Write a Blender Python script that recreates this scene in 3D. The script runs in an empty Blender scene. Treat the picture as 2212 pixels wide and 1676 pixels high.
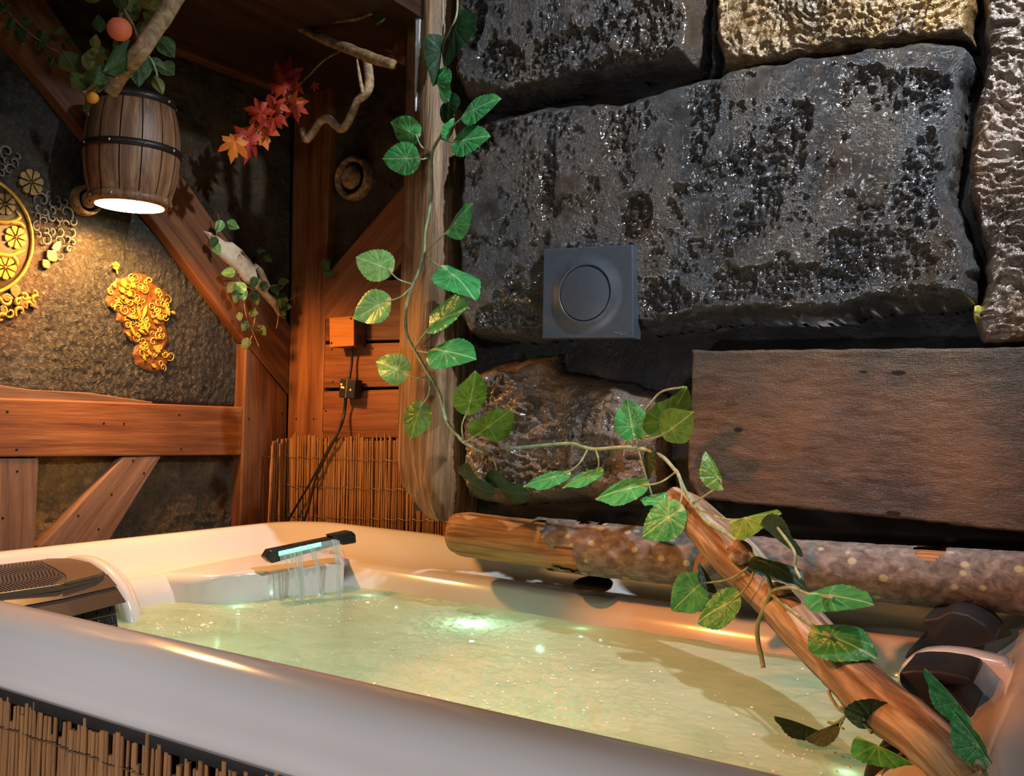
import bpy, bmesh, math, random
import numpy as np
from mathutils import Vector, Matrix

random.seed(7)
SC = bpy.context.scene
COL = SC.collection

# ------------------------------------------------------------------ camera
W, H = 2212, 1676
F, YAW, PITCH, ROLL = 2087.36, -0.549149, 0.0262132, 0.0332119
CAM = np.array([0.0, 0.0, 1.10])
_cy, _sy, _cp, _sp = math.cos(YAW), math.sin(YAW), math.cos(PITCH), math.sin(PITCH)
FWD = np.array([_sy * _cp, _cy * _cp, _sp])
_r = np.array([_cy, -_sy, 0.0])
_u = np.cross(_r, FWD)
RGT = math.cos(ROLL) * _r + math.sin(ROLL) * _u
UP = -math.sin(ROLL) * _r + math.cos(ROLL) * _u
cam_d = bpy.data.cameras.new('camera')
cam = bpy.data.objects.new('camera', cam_d)
COL.objects.link(cam)
cam_d.sensor_fit = 'HORIZONTAL'
cam_d.sensor_width = 36.0
cam_d.lens = F / W * 36.0
cam_d.clip_start = 0.02
m = Matrix.Identity(4)
for i in range(3):
    m[i][0], m[i][1], m[i][2], m[i][3] = RGT[i], UP[i], -FWD[i], CAM[i]
cam.matrix_world = m
SC.camera = cam

# ------------------------------------------------------------------ world, lights, exposure
SC.view_settings.view_transform = 'Standard'
SC.view_settings.look = 'None'
SC.view_settings.gamma = 1.0
SC.view_settings.use_curve_mapping = False
SC.view_settings.exposure = 0.0
SC.cycles.use_denoising = True
SC.cycles.sample_clamp_indirect = 4.0
SC.cycles.max_bounces = 6
SC.cycles.diffuse_bounces = 3
SC.cycles.glossy_bounces = 3
SC.cycles.transmission_bounces = 3
SC.cycles.transparent_max_bounces = 6
SC.cycles.use_adaptive_sampling = True
SC.cycles.adaptive_threshold = 0.035
SC.cycles.caustics_reflective = False
SC.cycles.caustics_refractive = False
world = bpy.data.worlds.new('world')
SC.world = world
world.use_nodes = True
world.node_tree.nodes['Background'].inputs[0].default_value = (1.0, 0.85, 0.75, 1)
world.node_tree.nodes['Background'].inputs[1].default_value = 0.03

def lamp(name, kind, loc, power, color, radius=0.05, target=None, angle=None, blend=0.4, size=None):
    d = bpy.data.lights.new(name, kind)
    d.energy = power
    d.color = color
    if kind in ('POINT', 'SPOT'):
        d.shadow_soft_size = radius
    if kind == 'SPOT' and angle:
        d.spot_size = math.radians(angle)
        d.spot_blend = blend
    if kind == 'AREA' and size:
        d.shape = 'RECTANGLE'
        d.size, d.size_y = size
    o = bpy.data.objects.new(name, d)
    COL.objects.link(o)
    o.location = loc
    if target is not None:
        dr = Vector(target) - Vector(loc)
        o.rotation_euler = dr.to_track_quat('-Z', 'Y').to_euler()
    return o

# cool white ceiling spot high on the right, in front of the stone wall
lamp('ceiling_spot_white', 'SPOT', (0.08, 1.33, 2.42), 135, (0.86, 0.93, 1.0), 0.03, (-0.74, 1.72, 1.50), 80, 0.6)
# added warm spot, unseen at front left, turning the tub's right half orange
lamp('added_warm_spot', 'SPOT', (-1.30, 0.30, 1.90), 128, (1.0, 0.28, 0.05), 0.04, (-0.36, 1.60, 0.62), 37, 0.45)
# soft cool room light behind the viewer
lamp('room_light', 'POINT', (-0.75, -0.75, 2.20), 16, (1.0, 0.95, 0.94), 0.06)
lamp('added_rim_spot', 'SPOT', (-1.10, -0.70, 0.55), 56, (1.0, 0.95, 0.96), 0.05, (-0.85, 0.80, 0.70), 54, 0.7)  # added unseen low spot, brightens the outer face of the front rim
lamp('room_light_right', 'POINT', (0.75, 0.25, 2.20), 17, (0.92, 0.95, 1.0), 0.05)

# ------------------------------------------------------------------ pixel helpers
def ray(u, v):
    return FWD + (u - W / 2) / F * RGT - (v - H / 2) / F * UP
def PY(u, v, y):
    d = ray(u, v); return CAM + d * ((y - CAM[1]) / d[1])
def PX(u, v, x):
    d = ray(u, v); return CAM + d * ((x - CAM[0]) / d[0])
def PZ(u, v, z):
    d = ray(u, v); return CAM + d * ((z - CAM[2]) / d[2])
def pxm(P):
    """metres per pixel at a point"""
    return float(np.dot(np.asarray(P) - CAM, FWD)) / F

# ------------------------------------------------------------------ numpy noise
def _hash(ix, iy, iz, seed):
    n = (ix * 374761393 + iy * 668265263 + iz * 1440662683 + seed * 1274126177) & 0xffffffff
    n = ((n ^ (n >> 13)) * 1274126177) & 0xffffffff
    n = (n ^ (n >> 16)) & 0xffffffff
    return n.astype(np.float64) / 4294967295.0
def vnoise(p, seed=0):
    p = np.asarray(p, float)
    i = np.floor(p).astype(np.int64)
    f = p - i
    f = f * f * f * (f * (f * 6 - 15) + 10)
    r = 0
    for dx in (0, 1):
        wx = f[:, 0] if dx else 1 - f[:, 0]
        for dy in (0, 1):
            wy = f[:, 1] if dy else 1 - f[:, 1]
            for dz in (0, 1):
                wz = f[:, 2] if dz else 1 - f[:, 2]
                r = r + wx * wy * wz * _hash(i[:, 0] + dx, i[:, 1] + dy, i[:, 2] + dz, seed)
    return r * 2 - 1
def fbm(p, octv=4, seed=0, gain=0.5):
    p = np.asarray(p, float); a = 1.0; r = 0; s = 0
    for k in range(octv):
        r = r + a * vnoise(p * (2.03 ** k) + 7.3 * k, seed + k); s += a; a *= gain
    return r / s
def ridged(p, octv=3, seed=0):
    p = np.asarray(p, float); a = 1.0; r = 0; s = 0
    for k in range(octv):
        r = r + a * (1 - 2 * np.abs(vnoise(p * (2.1 ** k) + 3.1 * k, seed + k))); s += a; a *= 0.5
    return r / s
def sstep(a, b, x):
    t = np.clip((x - a) / (b - a), 0, 1); return t * t * (3 - 2 * t)

# ------------------------------------------------------------------ object helpers
def mesh(name, verts, faces, smooth=True):
    me = bpy.data.meshes.new(name)
    if isinstance(verts, np.ndarray) and isinstance(faces, np.ndarray):
        nv, nf, k = len(verts), len(faces), faces.shape[1]
        me.vertices.add(nv)
        me.vertices.foreach_set('co', verts.astype(np.float32).ravel())
        me.loops.add(nf * k)
        me.loops.foreach_set('vertex_index', faces.astype(np.int32).ravel())
        me.polygons.add(nf)
        me.polygons.foreach_set('loop_start', np.arange(0, nf * k, k, dtype=np.int32))
        me.update(calc_edges=True)
    else:
        me.from_pydata([tuple(map(float, v)) for v in verts], [], [tuple(map(int, f)) for f in faces])
        me.update()
    if smooth:
        me.polygons.foreach_set('use_smooth', [True] * len(me.polygons))
    me.validate()
    return me
def vattr(me, name, arr):
    a = me.attributes.new(name, 'FLOAT_VECTOR', 'POINT')
    a.data.foreach_set('vector', np.asarray(arr, np.float32).ravel())
def cattr(me, name, arr):
    a = me.color_attributes.new(name, 'FLOAT_COLOR', 'POINT')
    arr = np.asarray(arr, np.float32)
    if arr.shape[1] == 3:
        arr = np.hstack([arr, np.ones((len(arr), 1), np.float32)])
    a.data.foreach_set('color', arr.ravel())
def wloc(o):
    v = Vector((0, 0, 0))
    while o is not None:
        v += o.location; o = o.parent
    return v
def add(name, me, mat, parent=None, world=True):
    """link a mesh; vertices are in world coordinates when world is True"""
    o = bpy.data.objects.new(name, me)
    COL.objects.link(o)
    if mat is not None and len(me.materials) == 0:
        me.materials.append(mat)
    if parent is not None:
        o.parent = parent
        if world:
            o.location = -wloc(parent)
    return o
def addT(name, me, mat, parent, M):
    """link a (possibly shared) mesh with a world matrix"""
    o = bpy.data.objects.new(name, me)
    COL.objects.link(o)
    if mat is not None and len(me.materials) == 0:
        me.materials.append(mat)
    if parent is not None:
        o.parent = parent
        M = Matrix.Translation(-wloc(parent)) @ M
    o.matrix_local = M
    return o
def thing(name, label, cat, loc=(0, 0, 0), group=None, kind=None):
    o = bpy.data.objects.new(name, None)
    COL.objects.link(o)
    o.location = [float(c) for c in loc]
    o.empty_display_size = 0.05
    return tag(o, label, cat, group, kind)
def tag(o, label=None, cat=None, group=None, kind=None):
    if label: o['label'] = label
    if cat: o['category'] = cat
    if group: o['group'] = group
    if kind: o['kind'] = kind
    return o

def bm_mesh(name, bm, smooth=False):
    bmesh.ops.recalc_face_normals(bm, faces=bm.faces)
    me = bpy.data.meshes.new(name)
    bm.to_mesh(me); bm.free()
    if smooth:
        me.polygons.foreach_set('use_smooth', [True] * len(me.polygons))
    return me
def prism(name, poly, ext, bevel=0.0, seg=2, smooth=False):
    """poly: list of 3D points (one planar face); ext: extrusion vector"""
    bm = bmesh.new()
    vs = [bm.verts.new([float(c) for c in p]) for p in poly]
    f = bm.faces.new(vs)
    r = bmesh.ops.extrude_face_region(bm, geom=[f])
    nv = [g for g in r['geom'] if isinstance(g, bmesh.types.BMVert)]
    bmesh.ops.translate(bm, vec=Vector([float(c) for c in ext]), verts=nv)
    if bevel > 0:
        bmesh.ops.bevel(bm, geom=list(bm.edges), offset=bevel, segments=seg, affect='EDGES', profile=0.5, clamp_overlap=True)
    return bm_mesh(name, bm, smooth)
def box(name, lo, hi, bevel=0.0, seg=2):
    lo = np.minimum(lo, hi); 
    p = [(lo[0], lo[1], lo[2]), (hi[0], lo[1], lo[2]), (hi[0], hi[1], lo[2]), (lo[0], hi[1], lo[2])]
    return prism(name, p, (0, 0, hi[2] - lo[2]), bevel, seg)

def frames(pts):
    pts = np.asarray(pts, float)
    n = len(pts)
    T = np.zeros_like(pts)
    T[1:-1] = pts[2:] - pts[:-2]; T[0] = pts[1] - pts[0]; T[-1] = pts[-1] - pts[-2]
    T /= np.linalg.norm(T, axis=1)[:, None] + 1e-12
    a = np.array([0, 0, 1.0]) if abs(T[0][2]) < 0.9 else np.array([1.0, 0, 0])
    N = np.zeros_like(pts); N[0] = np.cross(T[0], a); N[0] /= np.linalg.norm(N[0])
    for i in range(1, n):
        v = N[i - 1] - T[i] * np.dot(N[i - 1], T[i]); N[i] = v / (np.linalg.norm(v) + 1e-12)
    return T, N, np.cross(T, N)
def smooth_path(pts, n):
    pts = np.asarray(pts, float)
    if len(pts) < 3:
        t = np.linspace(0, 1, n)[:, None]; return pts[0] * (1 - t) + pts[-1] * t
    P = np.vstack([2 * pts[0] - pts[1], pts, 2 * pts[-1] - pts[-2]])
    seg = len(pts) - 1
    out = []
    for t in np.linspace(0, seg, n):
        i = min(int(t), seg - 1); f = t - i
        p0, p1, p2, p3 = P[i], P[i + 1], P[i + 2], P[i + 3]
        out.append(0.5 * (2 * p1 + (p2 - p0) * f + (2 * p0 - 5 * p1 + 4 * p2 - p3) * f * f + (3 * p1 - p0 - 3 * p2 + p3) * f ** 3))
    return np.array(out)
def tube(name, pts, radii, seg=8, n=None, rough=0.0, rscale=30, seed=0, sqz=None, fluted=0.0):
    pts = np.asarray(pts, float)
    n = n or max(len(pts) * 4, 8)
    rr = np.asarray(radii if np.ndim(radii) else [radii] * len(pts), float)
    P = smooth_path(pts, n)
    R = np.interp(np.linspace(0, len(rr) - 1, n), np.arange(len(rr)), rr)
    T, N, B = frames(P)
    th = np.linspace(0, 2 * np.pi, seg, endpoint=False)
    S = np.concatenate([[0], np.cumsum(np.linalg.norm(np.diff(P, axis=0), axis=1))])
    V = P[:, None, :] + R[:, None, None] * (np.cos(th)[None, :, None] * N[:, None, :] + np.sin(th)[None, :, None] * B[:, None, :])
    G = np.zeros((n, seg, 3)); G[:, :, 0] = S[:, None]; G[:, :, 1] = R[:, None] * np.cos(th); G[:, :, 2] = R[:, None] * np.sin(th)
    if rough > 0:
        q = V.reshape(-1, 3)
        d = fbm(q * rscale, 4, seed).reshape(n, seg) * rough
        V = V + (R[:, None] * d)[:, :, None] * (V - P[:, None, :]) / (R[:, None, None] + 1e-9)
    if fluted > 0:
        q = G.reshape(-1, 3) * np.array([6, 90, 90])
        d = fbm(q, 3, seed + 5).reshape(n, seg) * fluted
        V = V + (R[:, None] * d)[:, :, None] * (V - P[:, None, :]) / (R[:, None, None] + 1e-9)
    verts = np.vstack([V.reshape(-1, 3), P[:1], P[-1:]])
    g = np.vstack([G.reshape(-1, 3), [[0, 0, 0]], [[S[-1], 0, 0]]])
    faces = []
    for i in range(n - 1):
        for j in range(seg):
            k = (j + 1) % seg
            faces.append((i * seg + j, i * seg + k, (i + 1) * seg + k, (i + 1) * seg + j))
    for j in range(seg):
        k = (j + 1) % seg
        faces.append((n * seg, k, j))
        faces.append((n * seg + 1, (n - 1) * seg + j, (n - 1) * seg + k))
    me = mesh(name, verts, faces)
    vattr(me, 'grain', g)
    return me
def lathe(name, prof, center, axis, seg=32, ref=(0, 0, 1), a0=0.0, a1=2 * math.pi):
    """prof: (radius, offset along axis)"""
    ax = Vector(axis).normalized()
    rf = Vector(ref)
    if abs(ax.dot(rf)) > 0.95: rf = Vector((1, 0, 0))
    e1 = (rf - ax * rf.dot(ax)).normalized(); e2 = ax.cross(e1)
    full = abs(a1 - a0 - 2 * math.pi) < 1e-6
    th = np.linspace(a0, a1, seg, endpoint=not full)
    V = []; c = Vector([float(x) for x in center])
    for r, h in prof:
        for t in th:
            V.append(c + ax * h + (e1 * math.cos(t) + e2 * math.sin(t)) * r)
    Fc = []
    s = len(th)
    for i in range(len(prof) - 1):
        for j in range(s if full else s - 1):
            k = (j + 1) % s
            Fc.append((i * s + j, i * s + k, (i + 1) * s + k, (i + 1) * s + j))
    return mesh(name, V, Fc)

def sdist(P, poly):
    """signed distance of points (M,2) to polygon, positive inside"""
    poly = np.asarray(poly, float)
    d2 = np.full(len(P), 1e9); ins = np.zeros(len(P), bool)
    for k in range(len(poly)):
        a, b = poly[k], poly[(k + 1) % len(poly)]
        e = b - a
        w = P - a
        t = np.clip((w @ e) / (e @ e + 1e-12), 0, 1)
        q = w - t[:, None] * e
        d2 = np.minimum(d2, (q * q).sum(1))
        c1 = (a[1] > P[:, 1]) != (b[1] > P[:, 1])
        xx = (b[0] - a[0]) * (P[:, 1] - a[1]) / (b[1] - a[1] + 1e-12) + a[0]
        ins ^= c1 & (P[:, 0] < xx)
    return np.where(ins, 1, -1) * np.sqrt(d2)
def relief(name, poly, axis, base, thick, bevel, fn=None, step=0.003, edge=0.004, seed=0, holes=(), attr=None, power=0.5):
    """height field over a polygon lying on a wall. axis 'Y': poly in (x,z), grows toward -Y; axis 'X': poly in (y,z), grows toward +X"""
    poly = np.asarray(poly, float)
    lo, hi = poly.min(0) - step * 2, poly.max(0) + step * 2
    na, nb = int((hi[0] - lo[0]) / step) + 1, int((hi[1] - lo[1]) / step) + 1
    A, B = np.meshgrid(lo[0] + np.arange(na) * step, lo[1] + np.arange(nb) * step, indexing='ij')
    Q = np.stack([A.ravel(), B.ravel()], 1)
    Q3 = np.hstack([Q, np.full((len(Q), 1), seed * 1.7)])
    d = sdist(Q, poly) + edge * fbm(Q3 * 25, 3, seed)
    for hp in holes:
        d = np.minimum(d, -sdist(Q, hp) + 0.0 * step)
    t = np.clip(d / bevel, 0, 1)
    prof = (1 - (1 - t) ** 2) ** power
    h = thick * prof
    if fn is not None:
        h = h + sstep(0, 1, t) * fn(Q3, d)
    h = np.maximum(h, np.where(d > 0, 0.0005, 0))
    keep = (d > -step * 0.8).reshape(na, nb)
    idx = np.arange(na * nb).reshape(na, nb)
    q = np.stack([idx[:-1, :-1], idx[1:, :-1], idx[1:, 1:], idx[:-1, 1:]], -1).reshape(-1, 4)
    k = (keep[:-1, :-1] & keep[1:, :-1] & keep[1:, 1:] & keep[:-1, 1:]).ravel()
    q = q[k]
    used = np.unique(q)
    remap = np.full(na * nb, -1); remap[used] = np.arange(len(used))
    q = remap[q]
    Qu, hu = Q[used], h[used]
    if axis == 'Y':
        V = np.stack([Qu[:, 0], base - hu, Qu[:, 1]], 1)
    else:
        V = np.stack([base + hu, Qu[:, 0], Qu[:, 1]], 1)
    if axis == 'X':
        pass
    me = mesh(name, V, q)
    if attr is not None:
        cattr(me, 'Col', attr(Q3[used], d[used]))
    return me
def polyY(px, y):
    return [(p[0], p[2]) for p in (PY(u, v, y) for u, v in px)]
def polyX(px, x):
    return [(p[1], p[2]) for p in (PX(u, v, x) for u, v in px)]

# ------------------------------------------------------------------ materials
class NM:
    def __init__(s, name):
        s.m = bpy.data.materials.new(name); s.m.use_nodes = True
        s.t = s.m.node_tree
        s.b = s.t.nodes['Principled BSDF']
        s.out = s.t.nodes['Material Output']
        s.tc = s.t.nodes.new('ShaderNodeTexCoord')
    def n(s, typ, **kw):
        nd = s.t.nodes.new(typ)
        for k, v in kw.items():
            if hasattr(nd, k) and not k[0].isupper():
                setattr(nd, k, v)
            else:
                s.set(nd.inputs[k.replace('_', ' ')], v)
        return nd
    def set(s, inp, v):
        if isinstance(v, bpy.types.NodeSocket):
            s.t.links.new(v, inp)
        elif isinstance(v, (tuple, list)) and inp.type == 'RGBA' and len(v) == 3:
            inp.default_value = (*v, 1)
        else:
            inp.default_value = v
    def vec(s, scale=(1, 1, 1), src=None):
        mp = s.t.nodes.new('ShaderNodeMapping')
        s.t.links.new(src or s.tc.outputs['Object'], mp.inputs[0])
        mp.inputs['Scale'].default_value = scale
        return mp.outputs[0]
    def attr(s, name, what='Vector'):
        a = s.t.nodes.new('ShaderNodeAttribute'); a.attribute_name = name
        return a.outputs[what]
    def noise(s, scale, detail=4, rough=0.55, vec=None, dist=0.0):
        nd = s.t.nodes.new('ShaderNodeTexNoise')
        s.t.links.new(vec or s.tc.outputs['Object'], nd.inputs['Vector'])
        nd.inputs['Scale'].default_value = scale
        nd.inputs['Detail'].default_value = detail
        nd.inputs['Roughness'].default_value = rough
        nd.inputs['Distortion'].default_value = dist
        return nd.outputs['Fac']
    def voro(s, scale, vec=None, feature='F1', out='Distance', rnd=1.0):
        nd = s.t.nodes.new('ShaderNodeTexVoronoi'); nd.feature = feature
        s.t.links.new(vec or s.tc.outputs['Object'], nd.inputs['Vector'])
        nd.inputs['Scale'].default_value = scale
        nd.inputs['Randomness'].default_value = rnd
        return nd.outputs[out]
    def ramp(s, fac, stops, interp='LINEAR'):
        nd = s.t.nodes.new('ShaderNodeValToRGB')
        cr = nd.color_ramp; cr.interpolation = interp
        while len(cr.elements) < len(stops): cr.elements.new(0.5)
        for e, (p, c) in zip(cr.elements, stops):
            e.position = p
            e.color = (*c, 1) if not np.isscalar(c) else (c, c, c, 1)
        s.t.links.new(fac, nd.inputs[0])
        return nd.outputs[0]
    def mix(s, fac, a, b, blend='MIX'):
        nd = s.t.nodes.new('ShaderNodeMix'); nd.data_type = 'RGBA'; nd.blend_type = blend
        s.set(nd.inputs[0], fac); s.set(nd.inputs[6], a); s.set(nd.inputs[7], b)
        return nd.outputs[2]
    def math(s, op, a, b=0.0):
        nd = s.t.nodes.new('ShaderNodeMath'); nd.operation = op
        s.set(nd.inputs[0], a); s.set(nd.inputs[1], b)
        return nd.outputs[0]
    def bump(s, height, strength=0.5, dist=0.01, normal=None):
        nd = s.t.nodes.new('ShaderNodeBump')
        s.t.links.new(height, nd.inputs['Height'])
        nd.inputs['Strength'].default_value = strength
        nd.inputs['Distance'].default_value = dist
        if normal is not None: s.t.links.new(normal, nd.inputs['Normal'])
        return nd.outputs[0]
    def done(s, color=None, rough=0.5, spec=0.5, metal=0.0, normal=None, coat=0.0, coat_rough=0.1, sss=0.0, trans=0.0):
        if color is not None: s.set(s.b.inputs['Base Color'], color)
        s.set(s.b.inputs['Roughness'], rough)
        s.set(s.b.inputs['Specular IOR Level'], spec)
        s.set(s.b.inputs['Metallic'], metal)
        s.set(s.b.inputs['Coat Weight'], coat)
        s.set(s.b.inputs['Coat Roughness'], coat_rough)
        if normal is not None: s.set(s.b.inputs['Normal'], normal)
        return s.m
def plain(name, col, rough=0.5, spec=0.5, metal=0.0, coat=0.0):
    k = NM(name); return k.done(k.ramp(k.noise(60, 3), [(0.3, tuple(c * 0.9 for c in col)), (0.7, tuple(min(1, c * 1.1) for c in col))]), rough, spec, metal, coat=coat)
def emit(name, col, strength):
    k = NM(name); k.set(k.b.inputs['Emission Color'], col); k.b.inputs['Emission Strength'].default_value = strength
    return k.done(col, 0.5)

def wood(name, c0, c1, c2, axis=0, rough=0.5, src=None, bump=0.35, fine=1.0, spec=0.4):
    k = NM(name)
    sc = [38, 38, 38]; sc[axis] = 2.2
    v = k.vec(tuple(sc), src)
    g = k.noise(1.0 * fine, 6, 0.6, v, 0.6)
    sc2 = [170, 170, 170]; sc2[axis] = 9
    f = k.noise(1.0 * fine, 3, 0.6, k.vec(tuple(sc2), src))
    big = k.noise(3.5, 3, 0.5, k.vec((1, 1, 1), src))
    c = k.ramp(g, [(0.32, c0), (0.5, c1), (0.68, c2)])
    c = k.mix(k.math('MULTIPLY', k.ramp(big, [(0.35, 0.0), (0.7, 1.0)]), 0.55), c, c0)
    c = k.mix(0.25, c, k.ramp(f, [(0.35, (0.25, 0.25, 0.25)), (0.65, (1, 1, 1))]), 'MULTIPLY')
    hgt = k.math('ADD', g, k.math('MULTIPLY', f, 0.6))
    return k.done(c, rough, spec, normal=k.bump(hgt, bump, 0.004))

M_beam = wood('timber_stain', (0.10, 0.030, 0.010), (0.24, 0.085, 0.026), (0.36, 0.15, 0.05), 0, 0.55)
M_beam_dark = wood('timber_dark', (0.07, 0.024, 0.009), (0.16, 0.060, 0.022), (0.25, 0.105, 0.04), 0, 0.55)
M_beam_grey = wood('timber_grey_brown', (0.09, 0.045, 0.025), (0.20, 0.105, 0.06), (0.30, 0.17, 0.10), 0, 0.6)
M_plank = wood('plank_red_brown', (0.11, 0.035, 0.012), (0.25, 0.085, 0.028), (0.36, 0.14, 0.05), 0, 0.5)
M_postw = wood('post_weathered', (0.07, 0.036, 0.016), (0.24, 0.135, 0.062), (0.46, 0.29, 0.155), 2, 0.5, bump=0.8, fine=1.5)
M_barrel = wood('barrel_stave', (0.09, 0.042, 0.022), (0.24, 0.12, 0.06), (0.42, 0.24, 0.13), 2, 0.45, bump=0.3, fine=1.3)
M_bare = wood('bare_branch', (0.16, 0.075, 0.03), (0.40, 0.24, 0.12), (0.60, 0.43, 0.27), 0, 0.55, None, 0.5)

def bark_attr(name, c0, c1, c2, spots=None, rough=0.7, scale=(14, 60, 60), bump=0.6):
    k = NM(name)
    a = k.attr('grain')
    v = k.vec(scale, a)
    g = k.noise(1.0, 5, 0.6, v, 0.4)
    c = k.ramp(g, [(0.3, c0), (0.5, c1), (0.7, c2)])
    if spots:
        vd = k.voro(1.0, k.vec((28, 34, 34)))
        c = k.mix(k.ramp(vd, [(0.16, 0.85), (0.24, 0.0)]), c, spots)
    return k.done(c, rough, 0.3, normal=k.bump(g, bump, 0.006))
M_bare = bark_attr('bare_branch_wood', (0.075, 0.040, 0.020), (0.24, 0.165, 0.105), (0.58, 0.50, 0.40), None, 0.5, (4, 75, 75), 0.7)
M_bark = bark_attr('grey_bark', (0.06, 0.048, 0.042), (0.14, 0.12, 0.105), (0.24, 0.21, 0.19), (0.36, 0.35, 0.20), 0.75, (40, 60, 60), 0.4)
M_logwood = bark_attr('stripped_log_wood', (0.13, 0.05, 0.015), (0.30, 0.13, 0.045), (0.46, 0.24, 0.09), None, 0.45, (6, 110, 110), 0.4)
M_twig = bark_attr('twig_bark', (0.10, 0.055, 0.025), (0.22, 0.13, 0.06), (0.38, 0.25, 0.13), None, 0.7, (60, 60, 60), 0.5)
M_birch = bark_attr('pale_branch_bark', (0.16, 0.10, 0.05), (0.33, 0.22, 0.12), (0.50, 0.36, 0.21), None, 0.7, (90, 60, 60), 0.5)
M_stem = bark_attr('vine_stem', (0.13, 0.17, 0.09), (0.22, 0.27, 0.15), (0.34, 0.38, 0.24), None, 0.45, (60, 60, 60), 0.1)
M_stem_dark = bark_attr('dark_stem', (0.04, 0.05, 0.02), (0.07, 0.08, 0.03), (0.12, 0.13, 0.06), None, 0.5, (60, 60, 60), 0.1)

def reedmat(name, c0, c1, c2):
    k = NM(name)
    oi = k.t.nodes.new('ShaderNodeObjectInfo')
    g = k.noise(1.0, 4, 0.6, k.vec((160, 160, 14)))
    c = k.ramp(g, [(0.3, c0), (0.5, c1), (0.72, c2)])
    c = k.mix(k.math('MULTIPLY', oi.outputs['Random'], 0.55), c, c0)
    return k.done(c, 0.45, 0.4, normal=k.bump(g, 0.3, 0.003))
M_reed = reedmat('willow_reed', (0.15, 0.058, 0.016), (0.37, 0.17, 0.05), (0.58, 0.32, 0.11))
M_reed_cut = plain('reed_cut_end', (0.50, 0.37, 0.22), 0.7)
M_wire = plain('binding_wire', (0.30, 0.26, 0.22), 0.4, metal=0.8)

def stone_mat(name, c0, c1, c2, tint, fine=420, rough=0.34, spec=0.75, bs=0.9):
    k = NM(name)
    g = k.noise(6, 6, 0.62)
    c = k.ramp(g, [(0.32, c0), (0.5, c1), (0.68, c2)])
    c = k.mix(k.ramp(k.noise(9, 4, 0.6, k.vec((1, 1, 0.5))), [(0.46, 0.0), (0.62, 0.8)]), c, tint)
    f1 = k.noise(fine, 3, 0.7)
    f2 = k.noise(fine * 0.35, 4, 0.65)
    b = k.bump(k.math('ADD', f1, k.math('MULTIPLY', f2, 1.6)), bs, 0.0055)
    r = k.ramp(k.noise(14, 4, 0.6), [(0.38, rough - 0.10), (0.62, rough + 0.16)])
    return k.done(c, r, spec, normal=b, coat=0.5, coat_rough=0.13)
M_stone = stone_mat('dark_varnished_stone', (0.007, 0.0065, 0.006), (0.020, 0.0175, 0.0155), (0.048, 0.041, 0.034), (0.058, 0.032, 0.013), 360, 0.22, 1.0, 1.0)
M_stone_cool = stone_mat('dark_grey_stone', (0.005, 0.005, 0.0055), (0.015, 0.015, 0.016), (0.038, 0.036, 0.036), (0.050, 0.030, 0.014), 360, 0.22, 1.0, 1.0)
M_stone_rough = stone_mat('rough_brown_stone', (0.030, 0.020, 0.014), (0.10, 0.070, 0.05), (0.22, 0.17, 0.14), (0.26, 0.13, 0.045), 200, 0.28, 0.8)
M_gold_bark = stone_mat('gilded_crumpled_bark', (0.05, 0.03, 0.012), (0.18, 0.11, 0.045), (0.34, 0.24, 0.12), (0.30, 0.17, 0.04), 170, 0.28, 0.8, 0.7)
M_brown_bark = stone_mat('brown_crumpled_bark', (0.035, 0.022, 0.015), (0.12, 0.08, 0.055), (0.28, 0.22, 0.18), (0.16, 0.075, 0.03), 170, 0.26, 0.85, 0.7)
M_backing = stone_mat('dark_backing', (0.003, 0.003, 0.0035), (0.008, 0.008, 0.009), (0.017, 0.017, 0.019), (0.012, 0.010, 0.008), 150, 0.55, 0.3, 0.4)
def block_mat():
    k = NM('brown_hewn_block')
    v = k.vec((14, 14, 60))
    g = k.noise(1.0, 6, 0.65, v, 0.5)
    c = k.ramp(g, [(0.3, (0.026, 0.015, 0.008)), (0.5, (0.058, 0.034, 0.018)), (0.7, (0.105, 0.064, 0.036))])
    big = k.noise(4.0, 4, 0.6)
    c = k.mix(k.ramp(big, [(0.38, 0.75), (0.55, 0.0)]), c, (0.024, 0.022, 0.021))
    c = k.mix(k.ramp(k.noise(3.0, 3, 0.5, k.vec((1.3, 1, 0.7))), [(0.52, 0.0), (0.7, 0.6)]), c, (0.15, 0.072, 0.022))
    f = k.noise(1.0, 3, 0.7, k.vec((130, 130, 420)))
    f2 = k.noise(1.0, 3, 0.7, k.vec((380, 380, 60)))
    b = k.bump(k.math('ADD', k.math('ADD', f, f2), k.math('MULTIPLY', g, 1.0)), 0.8, 0.003)
    return k.done(c, 0.42, 0.55, normal=b)
M_block = block_mat()
def plaster_mat():
    k = NM('dark_textured_plaster')
    g = k.noise(7, 6, 0.65)
    c = k.ramp(g, [(0.3, (0.008, 0.010, 0.0105)), (0.5, (0.020, 0.0225, 0.022)), (0.7, (0.050, 0.045, 0.036))])
    c = k.mix(k.ramp(k.noise(2.6, 3), [(0.42, 0.0), (0.62, 0.6)]), c, (0.10, 0.055, 0.025))
    c = k.mix(k.ramp(k.noise(16, 4, 0.6), [(0.62, 0.0), (0.74, 0.6)]), c, (0.13, 0.145, 0.16))
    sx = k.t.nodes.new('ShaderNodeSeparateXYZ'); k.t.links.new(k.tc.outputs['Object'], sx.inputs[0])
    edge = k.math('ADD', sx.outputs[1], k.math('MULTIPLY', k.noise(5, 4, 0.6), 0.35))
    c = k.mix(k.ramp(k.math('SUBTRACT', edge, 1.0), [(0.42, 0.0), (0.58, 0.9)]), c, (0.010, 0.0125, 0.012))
    f = k.noise(75, 5, 0.7, None, 1.2)
    return k.done(c, 0.42, 0.5, normal=k.bump(f, 0.9, 0.008))
M_plaster = plaster_mat()
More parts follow.
